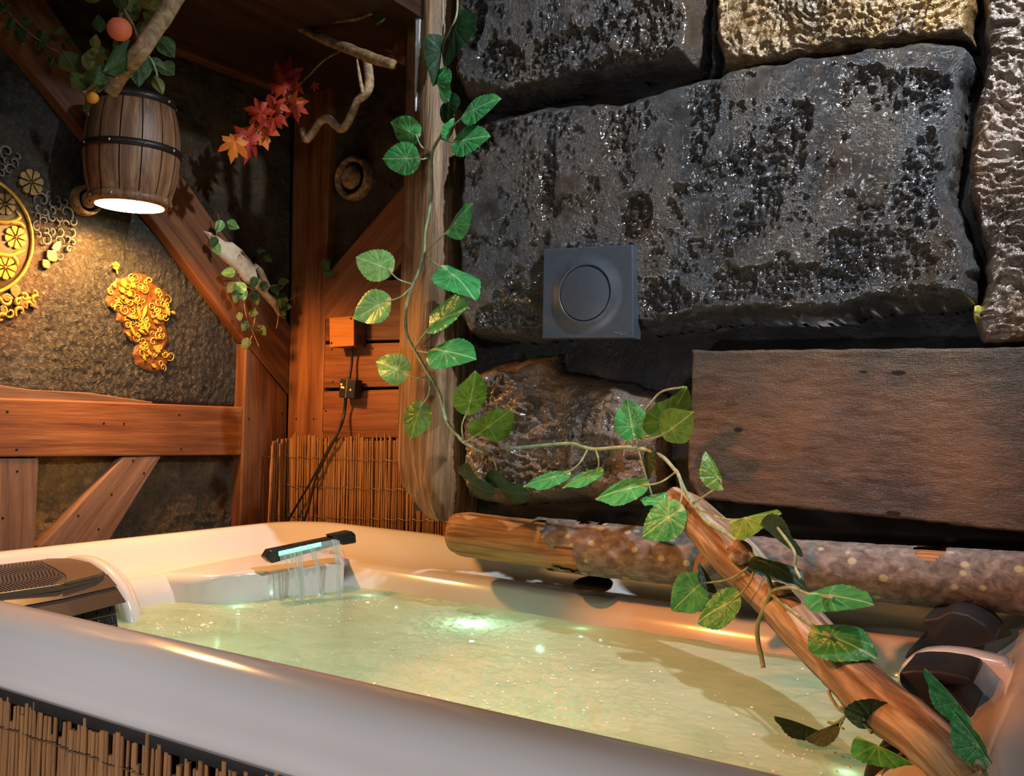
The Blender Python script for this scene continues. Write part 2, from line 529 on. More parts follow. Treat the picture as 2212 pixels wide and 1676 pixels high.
def ochre_mat():
    k = NM('ochre_fibre_plaster')
    f = k.noise(60, 5, 0.7, None, 2.0)
    c = k.ramp(k.noise(14, 5, 0.6), [(0.3, (0.07, 0.038, 0.012)), (0.55, (0.20, 0.11, 0.028)), (0.75, (0.33, 0.20, 0.05))])
    return k.done(c, 0.4, 0.5, normal=k.bump(f, 0.9, 0.010))
M_ochre = ochre_mat()
def fibre_mat():
    k = NM('dark_fibre_plaster')
    f = k.noise(80, 5, 0.7, None, 2.4)
    c = k.ramp(k.noise(14, 5, 0.6), [(0.3, (0.030, 0.022, 0.012)), (0.55, (0.075, 0.052, 0.026)), (0.75, (0.13, 0.09, 0.045))])
    return k.done(c, 0.42, 0.5, normal=k.bump(f, 0.9, 0.010))
M_fibre = fibre_mat()

def acrylic():
    k = NM('white_acrylic')
    c = k.ramp(k.noise(3, 2), [(0.3, (0.60, 0.57, 0.55)), (0.7, (0.66, 0.63, 0.61))])
    return k.done(c, 0.16, 0.5, coat=0.6, coat_rough=0.06)
M_acr = acrylic()
M_black = plain('black_rubber', (0.012, 0.012, 0.013), 0.5, 0.35)
M_blackg = plain('black_plastic', (0.014, 0.014, 0.015), 0.25, 0.5)
M_iron = plain('iron_band', (0.03, 0.026, 0.024), 0.45, 0.5, 0.6)
M_steel = plain('steel_nail', (0.45, 0.40, 0.34), 0.35, 0.5, 0.9)
M_screw = plain('screw_hole', (0.012, 0.008, 0.006), 0.6, 0.2)
def gold_mat(name, col, rough=0.38, metal=0.35):
    k = NM(name)
    g = k.noise(45, 4, 0.6)
    c = k.ramp(g, [(0.3, tuple(x * 0.45 for x in col)), (0.6, col)])
    return k.done(c, rough, 0.5, metal, normal=k.bump(k.noise(260, 3), 0.3, 0.002))
M_gold = gold_mat('gold_paint', (0.72, 0.42, 0.055))
M_gold_dull = gold_mat('dull_gold_paint', (0.34, 0.22, 0.07))
M_gold_base = gold_mat('gold_patina', (0.20, 0.075, 0.014), 0.45, 0.3)
M_greyrel = gold_mat('grey_blue_relief_paint', (0.16, 0.15, 0.125), 0.5, 0.1)
M_medback = gold_mat('medallion_ground', (0.075, 0.045, 0.018), 0.5, 0.1)

def leafmat(name, dark, light, vein, rough=0.38, back=None, trans=0.25):
    k = NM(name)
    a = k.attr('Col', 'Color')
    oi = k.t.nodes.new('ShaderNodeObjectInfo')
    sep = k.t.nodes.new('ShaderNodeSeparateColor'); k.t.links.new(a, sep.inputs[0])
    mot = k.noise(5.0, 4, 0.6)
    c = k.ramp(mot, [(0.32, dark), (0.68, light)])
    c = k.mix(k.math('MULTIPLY', oi.outputs['Random'], 0.35), c, dark)
    c = k.mix(sep.outputs[0], c, vein)
    b = k.bump(mot, 0.2, 0.02)
    k.done(c, rough, 0.45, normal=b)
    tr = k.t.nodes.new('ShaderNodeBsdfTranslucent')
    k.t.links.new(c, tr.inputs[0])
    mx = k.t.nodes.new('ShaderNodeMixShader'); mx.inputs[0].default_value = trans
    k.t.links.new(k.b.outputs[0], mx.inputs[1]); k.t.links.new(tr.outputs[0], mx.inputs[2])
    k.t.links.new(mx.outputs[0], k.out.inputs[0])
    return k.m
M_ivy = leafmat('ivy_leaf', (0.03, 0.22, 0.06), (0.10, 0.46, 0.14), (0.45, 0.70, 0.32), 0.28)
M_ivy_lime = leafmat('ivy_leaf_olive', (0.055, 0.14, 0.012), (0.14, 0.27, 0.03), (0.32, 0.44, 0.12), 0.35)
M_ivy_shaded = leafmat('ivy_leaf_shaded', (0.004, 0.018, 0.006), (0.012, 0.045, 0.012), (0.035, 0.08, 0.025), 0.5)  # near-black greens carry the shade of leaves facing away from the light
M_ivy_pale = leafmat('ivy_leaf_pale_green', (0.13, 0.34, 0.08), (0.32, 0.60, 0.19), (0.60, 0.74, 0.34), 0.32)
M_fruitleaf = leafmat('fruit_leaf', (0.022, 0.060, 0.014), (0.060, 0.115, 0.028), (0.11, 0.15, 0.05), 0.5)
M_fruitleaf_y = leafmat('fruit_leaf_yellowish', (0.075, 0.095, 0.018), (0.17, 0.18, 0.04), (0.20, 0.21, 0.07), 0.5)
M_maple_r = leafmat('maple_red', (0.34, 0.022, 0.010), (0.60, 0.055, 0.018), (0.66, 0.12, 0.03), 0.55)
M_maple_d = leafmat('maple_dark_red', (0.20, 0.012, 0.008), (0.36, 0.028, 0.012), (0.42, 0.05, 0.02), 0.55)
M_maple_o = leafmat('maple_orange', (0.70, 0.15, 0.012), (0.85, 0.28, 0.02), (0.80, 0.15, 0.02), 0.55)

# ------------------------------------------------------------------ leaf meshes (base at origin, tip at +Y, unit length, normal +Z)
def leaf_mesh(name, fold=0.15, curl=0.1, wave=0.04, heart=0.12, widest=0.36, serr=0.035, palmate=True, seed=0, rows=80, cols=52):
    V, C = [], []
    ts = np.linspace(0, 1, rows)
    for i, t in enumerate(ts):
        # half width profile
        if t < widest:
            w = math.sin(0.5 * math.pi * (t / widest) ** 0.55) if t > 0 else 0
        else:
            q = (t - widest) / (1 - widest)
            w = (1 - q ** 1.9) * (1 - 0.06 * math.sin(q * math.pi))
        w = 0.5 * max(w, 0.0)
        sr = 1 + serr * (2 * ((t * 11) % 1) - 1) * (1 if 0.06 < t < 0.96 else 0)
        for j in range(cols + 1):
            x = (2 * j / cols - 1)
            xx = x * w * (sr if abs(x) > 0.85 else 1)
            y = t - heart * (abs(x) ** 1.5) * (1 - t) ** 3 * 1.6
            z = -fold * abs(xx) * 1.0 - curl * (t - 0.2) ** 2 + wave * math.sin(5 * t + 3 * xx * 3 + seed) * abs(x)
            # veins
            d = abs(xx) * 1.2
            if palmate:
                for ang in (0.42, 0.85, 1.35, 1.95):
                    px, py = abs(xx), y - 0.20
                    s = px * math.sin(ang) + py * math.cos(ang)
                    if s > 0:
                        d = min(d, abs(px * math.cos(ang) - py * math.sin(ang)) * 1.6 + 0.003 + 0.012 * s)
            else:
                for k in range(7):
                    px, py = abs(xx), y - 0.1 - 0.115 * k
                    s = px * math.sin(0.95) + py * math.cos(0.95)
                    if s > 0:
                        d = min(d, abs(px * math.cos(0.95) - py * math.sin(0.95)) * 2.0 + 0.010)
            vv = (1.0 if abs(xx) < .02 else .62) * math.exp(-(d / 0.015) ** 2)
            z += 0.012 * (1 - math.exp(-(d / 0.05) ** 2))
            V.append((xx, y, z)); C.append((vv, 0, 0))
    Fc = []
    cc = cols + 1
    for i in range(rows - 1):
        for j in range(cols):
            Fc.append((i * cc + j, i * cc + j + 1, (i + 1) * cc + j + 1, (i + 1) * cc + j))
    me = mesh(name, V, Fc)
    cattr(me, 'Col', np.array(C, float))
    return me
def maple_mesh(name, seed=0, bend=0.15):
    rnd = random.Random(seed)
    pts = [(-160, .30), (-140, .50), (-118, .34), (-100, .62), (-88, .50), (-78, .72), (-66, .52), (-55, .40), (-44, .66), (-34, .70), (-27, .98), (-17, .62),
           (-9, .85), (0, 1.02), (9, .85), (17, .62), (27, .98), (34, .70), (44, .66), (55, .40), (66, .52), (78, .72), (88, .50), (100, .62), (118, .34), (140, .50), (160, .30)]
    # lobes: centre lobe longest, side lobes, basal lobes
    pts = [(-165, .22), (-140, .50), (-122, .40), (-104, .78), (-92, .66), (-82, .62), (-70, .50), (-62, .80), (-48, 1.02), (-38, .80), (-27, .52), (-20, .80), (-11, .84), (0, 1.15),
           (11, .84), (20, .80), (27, .52), (38, .80), (48, 1.02), (62, .80), (70, .50), (82, .62), (92, .66), (104, .78), (122, .40), (140, .50), (165, .22)]
    rings = 5
    V = [(0, 0, 0)]; C = [(0.6, 0, 0)]
    n = len(pts)
    for k in range(1, rings + 1):
        f = k / rings
        for a, r in pts:
            a2 = math.radians(a); rr = r * f * (1 + 0.06 * rnd.uniform(-1, 1) * (k == rings))
            x, y = math.sin(a2) * rr * 0.62, math.cos(a2) * rr * 0.62
            z = -bend * rr * rr * 0.5 + 0.04 * math.sin(a2 * 5 + seed) * f
            V.append((x, y + 0.10, z))
            C.append((0.55 if a in (-104, -48, 0, 48, 104) else 0.0, 0, 0))
    Fc = []
    for j in range(n - 1):
        Fc.append((0, 1 + j + 1, 1 + j))
    for k in range(rings - 1):
        for j in range(n - 1):
            a = 1 + k * n + j; b = a + n
            Fc.append((a, a + 1, b + 1, b))
    V[0] = (0, 0.10, 0)
    me = mesh(name, V, Fc)
    cattr(me, 'Col', np.array(C, float))
    return me
LV = {}
def leafvar(kind, i, mat):
    key = (kind, i, mat.name)
    if key not in LV:
        base = LV.get((kind, i))
        if base is not None:
            me = base.copy(); me.materials.clear()
        elif kind == 'ivy':
            par = [dict(fold=.10, curl=.10, wave=.03), dict(fold=.45, curl=.15, wave=.03), dict(fold=.18, curl=.35, wave=.05), dict(fold=-.12, curl=.05, wave=.06)][i % 4]
            me = leaf_mesh('leaf', **par, seed=i)
        elif kind == 'oval':
            par = [dict(fold=.12, curl=.15), dict(fold=.35, curl=.3), dict(fold=.05, curl=.1)][i % 3]
            me = leaf_mesh('leaf', **par, heart=0.0, widest=0.42, serr=0.0, palmate=False, seed=i, rows=44, cols=26)
        elif kind == 'small':
            me = leaf_mesh('leaf', fold=.15, curl=.15, heart=.15, widest=.30, serr=0.02, seed=i, rows=36, cols=24)
        else:
            me = maple_mesh('leaf', i, 0.1 + 0.25 * (i % 3))
        LV.setdefault((kind, i), me)
        me.materials.append(mat)
        LV[key] = me
    return LV[key]
def place_leaf(parent, Bp, Tp, width, mat, kind='ivy', var=0, tilt=0.0, nrm=None, ratio=0.92):
    """width: visible width in metres; tilt sign decides to which side it leans"""
    Bp, Tp = np.asarray(Bp), np.asarray(Tp)
    Y = Tp - Bp; L = np.linalg.norm(Y); Y = Y / L
    view = CAM - (Bp + Tp) / 2; view /= np.linalg.norm(view)
    N = nrm if nrm is not None else view
    Z = N - Y * np.dot(N, Y); Z /= np.linalg.norm(Z)
    X = np.cross(Y, Z)
    real = max(width, ratio * L)
    ang = math.acos(min(1, width / real)) * (1 if tilt >= 0 else -1)
    ang = max(-1.25, min(1.25, ang)) + 0.0
    c, s = math.cos(ang), math.sin(ang)
    X2 = X * c - Z * s; Z2 = X * s + Z * c
    M = Matrix.Identity(4)
    for i in range(3):
        M[i][0], M[i][1], M[i][2], M[i][3] = X2[i] * real, Y[i] * L, Z2[i] * L, Bp[i]
    return addT('leaf', leafvar(kind, var, mat), None, parent, M)

# ================================================================== SETTING
XL, YB, YS = -2.00, 2.035, 1.86          # left wall, back wall, stone wall backing
RIM = 0.80
WL = RIM - 0.12                          # water level
ZC = 2.60

flo = add('floor', box('floor', (-2.3, -1.6, -0.06), (1.2, 2.2, 0.0)), wood('floor_boards', (0.03, 0.02, 0.012), (0.06, 0.04, 0.025), (0.1, 0.07, 0.045), 0)); tag(flo, kind='structure')
M_ceil = wood('ceiling_boards', (0.02, 0.009, 0.004), (0.045, 0.02, 0.010), (0.075, 0.036, 0.018), 1)
cei = add('ceiling', box('ceiling', (-2.3, -0.3, 1.99), (-1.33, 2.2, 2.04)), M_ceil); tag(cei, kind='structure')

# ---- left wall
def plaster_fn(Q, d):
    return 0.004 * fbm(Q * 14, 4, 3) + 0.0025 * ridged(Q * 40, 3, 9)
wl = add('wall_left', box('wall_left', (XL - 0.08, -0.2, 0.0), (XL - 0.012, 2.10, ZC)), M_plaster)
tag(wl, 'dark plaster wall with stained timber framing at the left', kind='structure')
def wall_panel(name, px, mat, amp=1.0, seed=0):
    fn = lambda Q, d: amp * (0.004 * fbm(Q * 14, 4, seed) + 0.0035 * ridged(Q * 45, 3, seed + 9))
    return add(name, relief(name, polyX(px, XL), 'X', XL - 0.012, 0.010, 0.02, fn, 0.004, 0.002, seed), mat, wl)
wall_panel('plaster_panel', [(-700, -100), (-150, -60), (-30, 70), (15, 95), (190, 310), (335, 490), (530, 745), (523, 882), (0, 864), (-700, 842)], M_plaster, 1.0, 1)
wall_panel('plaster_panel', [(60, -60), (630, -60), (633, 700), (560, 610), (410, 400), (200, 150)], M_fibre, 1.3, 2)
wall_panel('plaster_panel', [(80, 980), (270, 982), (255, 1010), (95, 1190), (72, 1190)], M_ochre, 1.6, 3)
wall_panel('plaster_panel', [(-700, 985), (-130, 985), (-130, 1215), (-700, 1290)], M_fibre, 1.6, 5)
wall_panel('plaster_panel', [(340, 980), (526, 980), (520, 1180), (215, 1190)], M_fibre, 1.6, 4)

def board(name, px, plane, c, thick, mat, parent, p0, p1, bevel=0.004, label=None):
    """a board with pixel outline on a wall plane; local X runs along p0->p1 (pixels) so the grain follows it"""
    P = (lambda u, v: PX(u, v, c)) if plane == 'X' else (lambda u, v: PY(u, v, c))
    pts = [P(u, v) for u, v in px]
    a, b = P(*p0), P(*p1)
    ex = b - a; ex /= np.linalg.norm(ex)
    ez = np.array([1.0, 0, 0]) if plane == 'X' else np.array([0, -1.0, 0])
    ey = np.cross(ez, ex)
    R = np.stack([ex, ey, ez], 1)
    o = np.mean(pts, axis=0)
    loc = [(p - o) @ R for p in pts]
    me = prism(name, [(q[0], q[1], 0) for q in loc], (0, 0, -thick), bevel, 2)
    M = Matrix.Identity(4)
    for i in range(3):
        for j in range(3): M[i][j] = R[i][j]
        M[i][3] = o[i]
    ob = addT(name, me, mat, parent, M)
    if label: ob['label'] = label
    ob['_c'] = c
    return ob
SCREW = {}
def screws(parent, plane, c, pxs, r=0.0032):
    n = (1, 0, 0) if plane == 'X' else (0, -1, 0)
    for u, v in pxs:
        P = PX(u, v, c) if plane == 'X' else PY(u, v, c)
        if plane not in SCREW:
            SCREW[plane] = lathe('screw', [(0.0001, 0.0007), (r * 0.6, 0.0009), (r, 0.0002), (r, -0.002)], (0, 0, 0), n, 8)
        # parents here carry a rotation: place through the inverse matrix
        bpy.context.view_layer.update()
        o = bpy.data.objects.new('screw', SCREW[plane]); COL.objects.link(o)
        if not SCREW[plane].materials: SCREW[plane].materials.append(M_screw)
        o.parent = parent
        o.matrix_local = parent.matrix_world.inverted() @ Matrix.Translation(Vector(P.tolist()))
XF = XL + 0.030
b = board('beam', [(-700, 836), (0, 859), (525, 879), (522, 983), (0, 987), (-700, 992)], 'X', XF, 0.045, M_beam, wl, (0, 922), (520, 930), label='wide orange-brown horizontal beam')
screws(b, 'X', XF, [(16, 889), (36, 971), (224, 914), (268, 915), (387, 896), (391, 970)])
b = board('post', [(531, 742), (621, 853), (617, 1150), (518, 1150)], 'X', XF + 0.004, 0.049, M_beam_dark, wl, (575, 1130), (578, 800))
screws(b, 'X', XF + 0.004, [(609, 894), (537, 905)])
b = board('brace', [(14, 84), (190, 300), (335, 480), (529, 738), (624, 853), (629, 705), (560, 607), (460, 475), (410, 402), (200, 145), (60, -60), (-90, -60)], 'X', XF, 0.045, M_beam_dark, wl, (100, 120), (520, 680), label='long dark diagonal brace')
b = board('post', [(-140, 990), (85, 990), (75, 1205), (-140, 1215)], 'X', XF - 0.004, 0.041, M_beam_grey, wl, (10, 1200), (14, 1000))
screws(b, 'X', XF - 0.004, [(37, 1018), (6, 1119)])
b = board('brace', [(266, 987), (350, 985), (228, 1182), (84, 1182)], 'X', XF - 0.002, 0.043, M_beam_grey, wl, (160, 1180), (305, 990), label='short slanted brace under the beam')
screws(b, 'X', XF - 0.002, [(287, 995), (311, 1022), (241, 1068), (169, 1114), (213, 1143)])
b = board('beam', [(300, -80), (640, -80), (640, 205), (520, 160), (385, 108), (250, 60)], 'X', XF + 0.006, 0.05, M_beam_dark, wl, (300, 60), (600, 160))
# narrow split ledge board between plaster and beam
board('trim_board', [(-700, 800), (0, 832), (70, 842), (190, 848), (330, 868), (330, 874), (0, 862), (-700, 838)], 'X', XF - 0.008, 0.03, M_beam_grey, wl, (0, 845), (320, 868), 0.002)

# ---- back wall
wb = add('wall_back', box('wall_back', (-2.12, YB + 0.012, 0.0), (-1.0, YB + 0.08, ZC)), M_fibre)
tag(wb, 'plank and timber wall in the far corner', kind='structure')
fnb = lambda Q, d: 0.005 * fbm(Q * 14, 4, 5) + 0.004 * ridged(Q * 45, 3, 15)
add('plaster_panel', relief('plaster_panel', polyY([(640, -80), (1000, -80), (1000, 640), (640, 640)], YB), 'Y', YB + 0.012, 0.010, 0.02, fnb, 0.004, 0.002, 6), M_fibre, wb)
YF = YB - 0.028
b = board('post', [(646, -80), (722, -80), (712, 330), (690, 1135), (616, 1135), (633, 330)], 'Y', YF, 0.045, M_beam, wb, (655, 1100), (675, 300))
screws(b, 'Y', YF, [(640, 905), (678, 905)])
board('brace', [(700, 598), (1000, 250), (1000, 420), (845, 590), (760, 690), (698, 690)], 'Y', YF, 0.04, M_plank, wb, (720, 640), (900, 420))
for k, (va, vb_) in enumerate([(604, 737), (740, 838), (841, 948), (951, 1140)]):
    q = board('plank', [(696 - k * 2, va + 4), (1010, va - 4), (1010, vb_ - 6), (695 - k * 2, vb_)], 'Y', YF - 0.002 + 0.006, 0.04, [M_plank, M_beam_dark, M_plank, M_beam_dark][(k + 1) % 4] if k != 2 else M_plank, wb, (700, va + 40), (860, va + 38), 0.0025)
    if k in (1, 2):
        screws(q, 'Y', YF + 0.004, [[], [(717, 755), (805, 753), (719, 825)], [(699, 882), (704, 888)], []][k])

# ---- stone wall
ws = add('wall_right', box('wall_right', (-1.40, YS, RIM + 0.06), (0.9, YB + 0.06, ZC)), M_backing)
tag(ws, 'wall of large dark stones above the tub', kind='structure')
YST = 1.75
def pits(Q, seed, lo=0.08, hi=0.35, depth=0.012):
    m = sstep(lo, hi, fbm(Q * np.array([5.5, 3.6, 1]) + seed, 4, seed))
    return m, -depth * m
def pit_mask(Q, pits_px, seed):
    m = np.zeros(len(Q))
    for u, v, ru, rv, rot in pits_px:
        c = PY(u, v, YST); mm_ = pxm(c)
        a = math.radians(rot)
        dx, dz = (Q[:, 0] - c[0]) / mm_, -(Q[:, 1] - c[2]) / mm_
        x = (dx * math.cos(a) + dz * math.sin(a)) / ru; y = (-dx * math.sin(a) + dz * math.cos(a)) / rv
        m = np.maximum(m, 1.0 - np.sqrt(x * x + y * y))
    return sstep(-0.05, 0.30, m + 0.35 * fbm(Q * 28, 4, seed))
def stone_fn(seed, rough=1.0, lo=0.05, hi=0.3, holes_px=()):
    def fn(Q, d):
        base = 0.010 * fbm(Q * 4, 3, seed) + 0.0022 * fbm(Q * 60, 3, seed + 3)
        m, dep = pits(Q, seed + 11, lo, hi)
        if holes_px:
            pm = pit_mask(Q, holes_px, seed + 17)
            m = np.maximum(m * .5, pm); dep = -0.003 * m - 0.009 * pm
        peb = np.abs(vnoise(Q * 85, seed + 5)) * 0.008 + ridged(Q * 150, 2, seed + 6) * 0.0035
        edge = np.exp(-np.maximum(d, 0) / 0.03)
        mm = np.clip(m + edge * 0.6, 0, 1)
        if holes_px: mm = mm + pm * 0.7
        return (base + dep + mm * (peb - 0.003)) * rough
    return fn
def crumple_fn(seed, amp=1.0, sx=1.0, sz=1.6):
    def fn(Q, d):
        w = np.stack([fbm(Q * 9, 3, seed), fbm(Q * 9 + 5, 3, seed + 2), Q[:, 2] * 0], 1) * 0.05
        q = (Q + w) * np.array([sx, sz, 1])
        r1 = 1 - np.abs(vnoise(q * 34, seed + 3)) * 2
        r2 = 1 - np.abs(vnoise(q * 70, seed + 4)) * 2
        r3 = 1 - np.abs(vnoise((Q + w * 1.4) * np.array([sx, sz * 1.3, 1]) * 130, seed + 5)) * 2
        return amp * (0.006 * np.maximum(r1, -0.2) + 0.0055 * np.maximum(r2, -0.3) + 0.0035 * np.maximum(r3, -0.4) + 0.008 * fbm(Q * 6, 3, seed + 8))
    return fn
def stone(px, mat, fn, thick=YS - YST, bevel=0.028, edge=0.008, seed=0, step=0.0030, label=None, name='stone', power=0.5):
    o = add(name, relief(name, polyY(px, YST), 'Y', YS, thick, bevel, fn, step, edge, seed, power=power), mat, ws)
    if label: o['label'] = label
    return o
stone([(968, -260), (1508, -260), (1502, 95), (1490, 132), (1300, 158), (1150, 190), (1060, 214), (985, 208), (960, 165), (963, 80)], M_stone, stone_fn(21, holes_px=[(1200, 110, 110, 40, -10), (1080, 130, 80, 50, 20), (1400, 60, 90, 70, 0), (1020, 30, 40, 90, 0), (1300, 140, 120, 25, -8)]), bevel=0.045, seed=1, label='dark pitted stone at the top')
stone([(1003, 275), (1060, 248), (1180, 217), (1340, 206), (1500, 160), (1600, 132), (1800, 100), (2000, 76), (2085, 82), (2106, 112), (2080, 180), (2062, 320), (2052, 400), (2085, 480), (2112, 580), (2098, 645), (2040, 668), (1880, 674), (1700, 694), (1560, 695), (1400, 712), (1250, 722), (1100, 737), (1000, 728), (978, 640), (985, 450), (992, 340)],
      M_stone_cool, stone_fn(33, holes_px=[(1690, 340, 60, 130, 22), (1635, 470, 50, 80, 35), (1700, 610, 190, 45, 0), (1375, 470, 40, 55, 20), (1330, 270, 38, 70, 0), (1200, 455, 22, 22, 0), (1590, 630, 60, 30, 0), (1960, 200, 130, 60, 20), (1990, 400, 70, 130, 0), (1100, 690, 90, 40, 0), (1040, 300, 40, 60, 20), (1520, 260, 40, 110, 10), (1190, 390, 20, 120, 0), (1900, 560, 150, 60, 10), (1440, 640, 60, 40, 0)]), thick=YS - YST + 0.012, bevel=0.03, seed=2, label='largest dark grey stone carrying the round switch')
stone([(1530, -260), (2100, -260), (2096, 68), (1990, 72), (1800, 96), (1660, 122), (1540, 132), (1524, 60)], M_gold_bark, crumple_fn(41), thick=0.075, bevel=0.02, seed=3, step=.0024, name='bark_slab', label='golden crumpled bark slab')
stone([(2112, -260), (2560, -260), (2560, 740), (2112, 744), (2098, 690), (2124, 600), (2102, 500), (2078, 400), (2088, 300), (2098, 200), (2118, 112)], M_brown_bark, crumple_fn(52, 1.1), thick=0.07, bevel=0.02, seed=4, step=.0024, name='bark_slab', label='silvery brown crumpled bark slab')
stone([(972, 805), (1040, 775), (1163, 763), (1172, 800), (1250, 815), (1330, 830), (1402, 852), (1404, 1000), (1412, 1060), (1350, 1095), (1200, 1088), (1050, 1098), (972, 1085)], M_stone_rough,
      (lambda Q, d: crumple_fn(63, 1.1, 1.0, 1.2)(Q, d) + 0.014 * ridged(Q * 8, 2, 71)), thick=0.085, bevel=0.05, seed=5, label='rough brown stone behind the vine')
stone([(1490, 752), (2640, 739), (2640, 1198), (2212, 1156), (1800, 1111), (1505, 1084), (1482, 1040), (1480, 960), (1488, 850)], M_block,
      (lambda Q, d: 0.003 * fbm(Q * np.array([4, 9, 1]), 3, 81) + 0.0012 * fbm(Q * np.array([30, 120, 1]), 3, 83)), bevel=0.006, edge=0.003, seed=6, step=0.0035, name='timber_block', label='broad brown hewn block')
stone([(1508, -260), (1522, -260), (1522, 130), (1500, 150), (1506, 60)], M_stone_cool, stone_fn(91), thick=0.05, bevel=0.012, seed=7, name='mortar_strip')
tb_ = [o for o in ws.children if o.name.startswith('timber_block')][0]
for u, v, w_, h_ in [(1595, 928, 10, 5), (1941, 805, 16, 5), (1930, 1108, 16, 5), (1865, 803, 9, 3)]:
    c_ = PY(u, v, YST - .001); q_ = pxm(c_)
    add('knot_hole', prism('knot_hole', [c_ + np.array([w_ * q_ * math.cos(a), 0, h_ * q_ * math.sin(a)]) for a in np.linspace(0, 6.28, 9)[:-1]], (0, .004, 0), .0003), M_screw, tb_)
add('moss_tuft', relief('moss_tuft', polyY([(2094, 652), (2110, 648), (2118, 668), (2112, 690), (2098, 692), (2092, 672)], YST), 'Y', YS, .10, .012, lambda Q, d: .006 * ridged(Q * 90, 2, 4), .002, .004, 9), plain('yellow_moss', (0.42, 0.36, 0.06), .8), ws)

# ================================================================== LARGE THINGS
# ---- weathered post at the edge of the stone wall
def build_post():
    rows = [(-300, 882, 914, 962), (-90, 877, 908, 958), (0, 875, 905, 956), (130, 873, 902, 954), (300, 870, 897, 953), (480, 866, 894, 958), (640, 863, 890, 962), (800, 861, 887, 966),
            (920, 859, 888, 970), (1000, 859, 892, 973), (1050, 866, 905, 975), (1090, 890, 925, 973), (1118, 915, 940, 968), (1127, 935, 948, 962)]
    rows_s = []
    for i in range(len(rows) - 1):
        for t in np.linspace(0, 1, 6, endpoint=False):
            rows_s.append([rows[i][k] * (1 - t) + rows[i + 1][k] * t for k in range(4)])
    rows_s.append(list(rows[-1]))
    V = []; K = 17
    for v, l, r, q in rows_s:
        a = PY(l, v, 1.768); b_ = PY(r, v, 1.742); c = PY(q, v, 1.752)
        z = b_[2]
        ctrl = [(a[0] + 0.01, 1.858), (a[0], 1.768), (b_[0] - 0.004, 1.746), (b_[0] + 0.006, 1.738), ((b_[0] + c[0]) / 2, 1.730), (c[0] - 0.012, 1.742), (c[0], 1.765), (c[0] + 0.002, 1.858)]
        cp = np.array(ctrl); s = np.concatenate([[0], np.cumsum(np.linalg.norm(np.diff(cp, axis=0), axis=1))])
        ss = np.linspace(0, s[-1], K)
        X = np.interp(ss, s, cp[:, 0]); Yy = np.interp(ss, s, cp[:, 1])
        for x, y in zip(X, Yy): V.append((x, y, z))
    V = np.array(V)
    nn = fbm(V * np.array([45, 45, 3.5]), 4, 2) * 0.0045 + fbm(V * np.array([140, 140, 8]), 3, 4) * 0.0016
    V[:, 1] -= nn; V[:, 0] += nn * 0.6
    n = len(rows_s); Fc = []
    for i in range(n - 1):
        for j in range(K - 1):
            Fc.append((i * K + j, (i + 1) * K + j, (i + 1) * K + j + 1, i * K + j + 1))
    Fc.append(tuple((n - 1) * K + j for j in range(K)))
    return mesh('timber', V, Fc)
pb = PY(930, 1100, 1.80)
post = thing('timber_post', 'weathered upright timber post with a rounded foot at the left edge of the stones', 'post', (pb[0], 1.80, pb[2]))
add('timber', build_post(), M_postw, post)
M_strip = plain('pale_strip', (0.62, 0.64, 0.66), 0.45)  # whitish tone for a narrow strip along the upper post edge
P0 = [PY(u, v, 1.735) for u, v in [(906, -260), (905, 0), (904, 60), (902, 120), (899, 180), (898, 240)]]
add('pale_edge', tube('pale_edge', P0, [0.009, 0.009, 0.008, 0.006, 0.004, 0.002], 6, 24, 0.3, 60, 3), M_strip, post)['label'] = 'pale narrow edge'

# rough roof boards poking out left of the post top
ends = thing('board_ends', 'broken ends of reddish boards beside the post at the top', 'wood', PY(850, 60, 1.84))
add('board', prism('board', [PY(u, v, 1.84) for u, v in [(824, -60), (876, -60), (874, 118), (858, 128), (846, 112), (822, 104), (822, 60)]], (0, 0.03, 0), 0.004), M_beam_grey, ends)
add('board', prism('board', [PY(u, v, 1.81) for u, v in [(848, -60), (880, -60), (876, 120), (872, 140), (856, 134), (848, 105)]], (0, 0.02, 0), 0.004), M_plank, ends)
add('board', prism('board', [PY(u, v, 1.87) for u, v in [(818, 70), (850, 60), (850, 120), (838, 122), (810, 92)]], (0, 0.02, 0), 0.003), M_beam_grey, ends)

